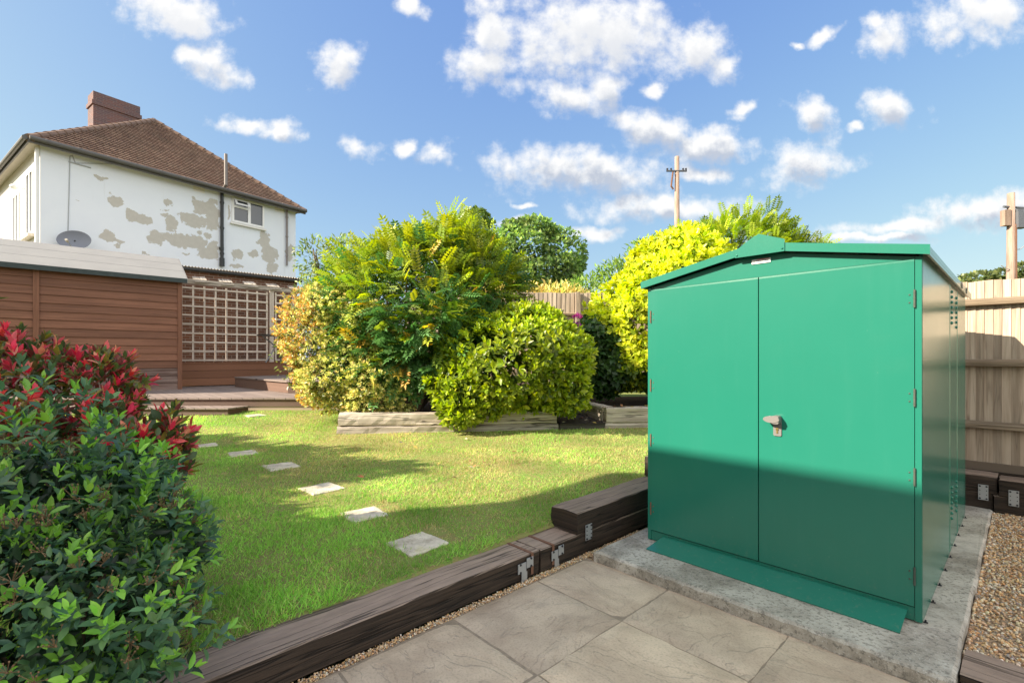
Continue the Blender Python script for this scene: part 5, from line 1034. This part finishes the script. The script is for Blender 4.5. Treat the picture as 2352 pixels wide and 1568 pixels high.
# -- big oak and its neighbour
def bigtree(label, base, ells, n, seed, cols, size, tr=.4):
    g = np.random.default_rng(seed); sub = []
    for c, rr in ells:
        for _ in range(9):
            d = unit(g.normal(size=3)); d[1] = -abs(d[1])*.8; q = g.uniform(.30, .46); sub.append((tuple(np.array(c)+d*np.array(rr)*.80), tuple(np.array(rr)*q)))
    P, D = shell(list(ells)+sub, n, .80, 1.06, seed, .2, 30, None, .45, .80); s = single_leaves(P, D, size, g, cols, .2, .5, 0, .25, None, 1.1, .30)
    r = thing('broadleaf_tree', label, 'tree', base, None); inst('crown', SMALL_V, SMALL_F, *s[:4], np.stack([s[4]*1.7, s[4], s[4]], 1), s[5], MAT['leaf'], r)
    m = MB(); top = np.mean([e[0] for e in ells], 0); m.tube([base, (base[0]*.7+top[0]*.3, base[1], base[2]*.6+top[2]*.4), tuple(top)], [tr, tr*.75, tr*.3], 9); branch_mesh(m, (base[0]*.7+top[0]*.3, base[1], base[2]*.6+top[2]*.4), shell(ells, 14, .5, .85, seed+2, .1, 8)[0], tr*.3, g); m.build('trunk', MAT['bark'], r, True); return r
YT = 46
def el(x, y, rx, ry, Yd): return (tuple(aty(x, y, Yd)), (rx*Yd/FPX, rx*Yd/FPX*.8, ry*Yd/FPX))
bigtree('large round dark green oak far behind the pale fence', (aty(1225, 822, YT).x, YT, -.05), [el(1215, 575, 72, 66, YT), el(1280, 600, 54, 60, YT), el(1180, 600, 45, 62, YT), el(1245, 625, 80, 40, YT), el(1300, 630, 34, 36, YT), el(1225, 540, 48, 34, YT), el(1165, 560, 30, 36, YT)], 17000, 111, [(.14,.21,.065),(.20,.27,.075),(.085,.145,.055)], .40)
bigtree('lighter green tree beside the large oak, half hidden by the feathery shrub', (aty(1085, 822, 40).x, 40, -.05), [el(1085, 545, 44, 56, 40), el(1065, 600, 60, 60, 40), el(1110, 590, 40, 60, 40)], 6500, 112, [(.10,.15,.035),(.13,.18,.04),(.07,.11,.03)], .36)
for i, (x, y, rx, ry, lab) in enumerate(((2250, 640, 34, 13, 'low olive tree tops nearest the green shed roof, beyond the tall fence'), (2300, 637, 30, 16, 'small olive tree top between the low tree tops and the boxed utility pole'), (2352, 628, 26, 22, 'small tree top just beyond the boxed utility pole, above the fence'))):
    bigtree(lab, (aty(x, 822, 52).x, 52, -.05), [el(x, y, rx, ry, 52), el(x+12, y+14, rx, ry, 52), el(x-10, y+22, rx, 16, 52)], 1500, 120+i, [(.11,.14,.05),(.15,.17,.06),(.08,.11,.04)], .42, .25)
# -- photinia: red new leaves, in front of the brown shed
g = np.random.default_rng(37); E6_ = [(tuple(aty(115, 890, 2.75)), (.42, .36, .26)), (tuple(aty(205, 910, 2.7)), (.22, .28, .22)), (tuple(aty(-20, 890, 2.6)), (.45, .4, .28)), (tuple(aty(325, 1000, 2.45)), (.21, .20, .10)), (tuple(aty(350, 1070, 2.4)), (.15, .18, .14)), (tuple(aty(180, 975, 2.5)), (.30, .25, .16))]
P, D = shell(E6_, 560, .80, 1.14, 131, .22, 20, .55, .25)
RED = [(.55,.05,.085),(.58,.13,.14),(.48,.04,.07),(.56,.22,.14),(.36,.07,.09),(.56,.09,.08)]; DRK = [(.05,.075,.028),(.085,.12,.035),(.13,.035,.03),(.17,.15,.03),(.11,.10,.035)]
s1 = shoots(P, D, g, .068, 5, .016, RED, DRK, .85, (12, 52), .25, 3, .4, 2., .25, .56); s1[4] = np.stack([s1[4]*.64, s1[4], s1[4]], 1)
P, D = shell(E6_, 800, .4, .95, 132, .2, 16, .5); s2 = single_leaves(P, D, .062, g, [(.035,.06,.022),(.06,.09,.03),(.14,.04,.03),(.28,.05,.04)], .3, .7)
m = MB(); branch_mesh(m, (-2.25, 2.75, .16), shell(E6_, 16, .6, .95, 133, .1, 8)[0], .012, g)
for t in P[:60]: branch_mesh(m, tuple(np.array(t)*.85+np.array((-2.2, 2.7, .9))*.15), [t], .004, g)
s2[4] = np.repeat(s2[4][:, None], 3, 1)
shrub('photinia_shrub', 'photinia shrub with bright red young leaves in front of the brown shed', 'shrub', (-2.25, 2.75, .16), cat(s1, s2), MAT['glossy_leaf'], LEAF_V, LEAF_F, m)
# -- viburnum in the left foreground
g = np.random.default_rng(38); E7_ = [(tuple(aty(110, 1260, 1.78)), (.46, .36, .38)), (tuple(aty(255, 1290, 1.80)), (.30, .28, .34)), (tuple(aty(40, 1430, 1.55)), (.50, .32, .36)), (tuple(aty(255, 1125, 1.95)), (.20, .22, .16)), (tuple(aty(330, 1265, 1.85)), (.19, .2, .19)), (tuple(aty(60, 1115, 1.95)), (.3, .28, .15)), (tuple(aty(230, 1450, 1.62)), (.20, .22, .20))]
P, D = shell(E7_, 1450, .82, 1.16, 141, .22, 26, .17, .25)
FR = [(.15,.31,.045),(.20,.37,.06),(.13,.26,.045)]; OL = [(.052,.105,.055),(.070,.135,.062),(.042,.085,.054),(.092,.155,.062)]
s1 = shoots(P, D, g, .047, 4, .019, FR, OL, .75, (24, 80), .22, 2, .45, 3., .2, .55)
P, D = shell(E7_, 4300, .4, .98, 142, .2, 20, .17); s2 = single_leaves(P, D, .048, g, [(.012,.028,.014),(.018,.040,.018)], .1, .7)  # near black inner leaves: the shade deep in the bush is in their colour
m = MB(); branch_mesh(m, (-1.75, 1.75, .14), shell(E7_, 22, .6, .95, 143, .1, 8)[0], .009, g)
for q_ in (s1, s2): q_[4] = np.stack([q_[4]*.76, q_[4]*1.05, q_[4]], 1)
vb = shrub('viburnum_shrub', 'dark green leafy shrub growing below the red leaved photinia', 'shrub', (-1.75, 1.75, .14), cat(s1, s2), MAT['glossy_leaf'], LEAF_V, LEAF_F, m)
P, D = shell(E7_, 220, .98, 1.08, 144, .15, 16, .3, .4); m = MB()
for p, d in zip(P, D):
    for k in range(12):
        e = p+g.normal(size=3)*.016+d*.012+np.array([0, 0, .012]); m.tube([p, e], .0009, 3, False); m.ball(e, .0028, nu=5, nv=3)
m.build('seed_head', plain('brown_seed', (.20, .12, .06), .8), vb)

# ------------------------------------------------------------------ hedge and house added out of view to throw the shade
conifer('unseen clipped hedge added beside the lawn to shade it', (-5.3, 4.3, .2), [((-5.0, 2.85, .95), (.45, .75, 1.05)), ((-5.7, 3.8, 1.1), (.5, .7, 1.2)), ((-6.5, 4.6, 1.15), (.5, .7, 1.25)), ((-7.25, 5.35, 1.0), (.55, .7, 1.05)), ((-8.0, 6.1, .95), (.55, .7, 1.0))], 22000, 150, [(.05,.09,.02),(.08,.12,.03)], .22, 'hedge')
hb_ = thing('shade_caster_house', 'unseen brick house added beside the patio to shade it', 'house', (-7, 1, 0)); m = MB()
prof = [(-6.5, 0), (2.0, 0), (2.0, 4.2), (2.57, 4.86), (1.26, 5.17), (-.21, 5.83), (-3, 7.0), (-6.5, 5)]  # outline shaped for the shadow edge it casts on shed and lawn
m.prism([Vector((-6.0, y, z)) for y, z in prof], (-.35, 0, 0))
m.prism([Vector((-6.36, y, z)) for y, z in ((-6.5, 0), (1.2, 0), (1.2, 3.9), (-6.5, 3.9))], (-4.5, 0, 0)); m.build('wall', MAT['garage_brick'], hb_)
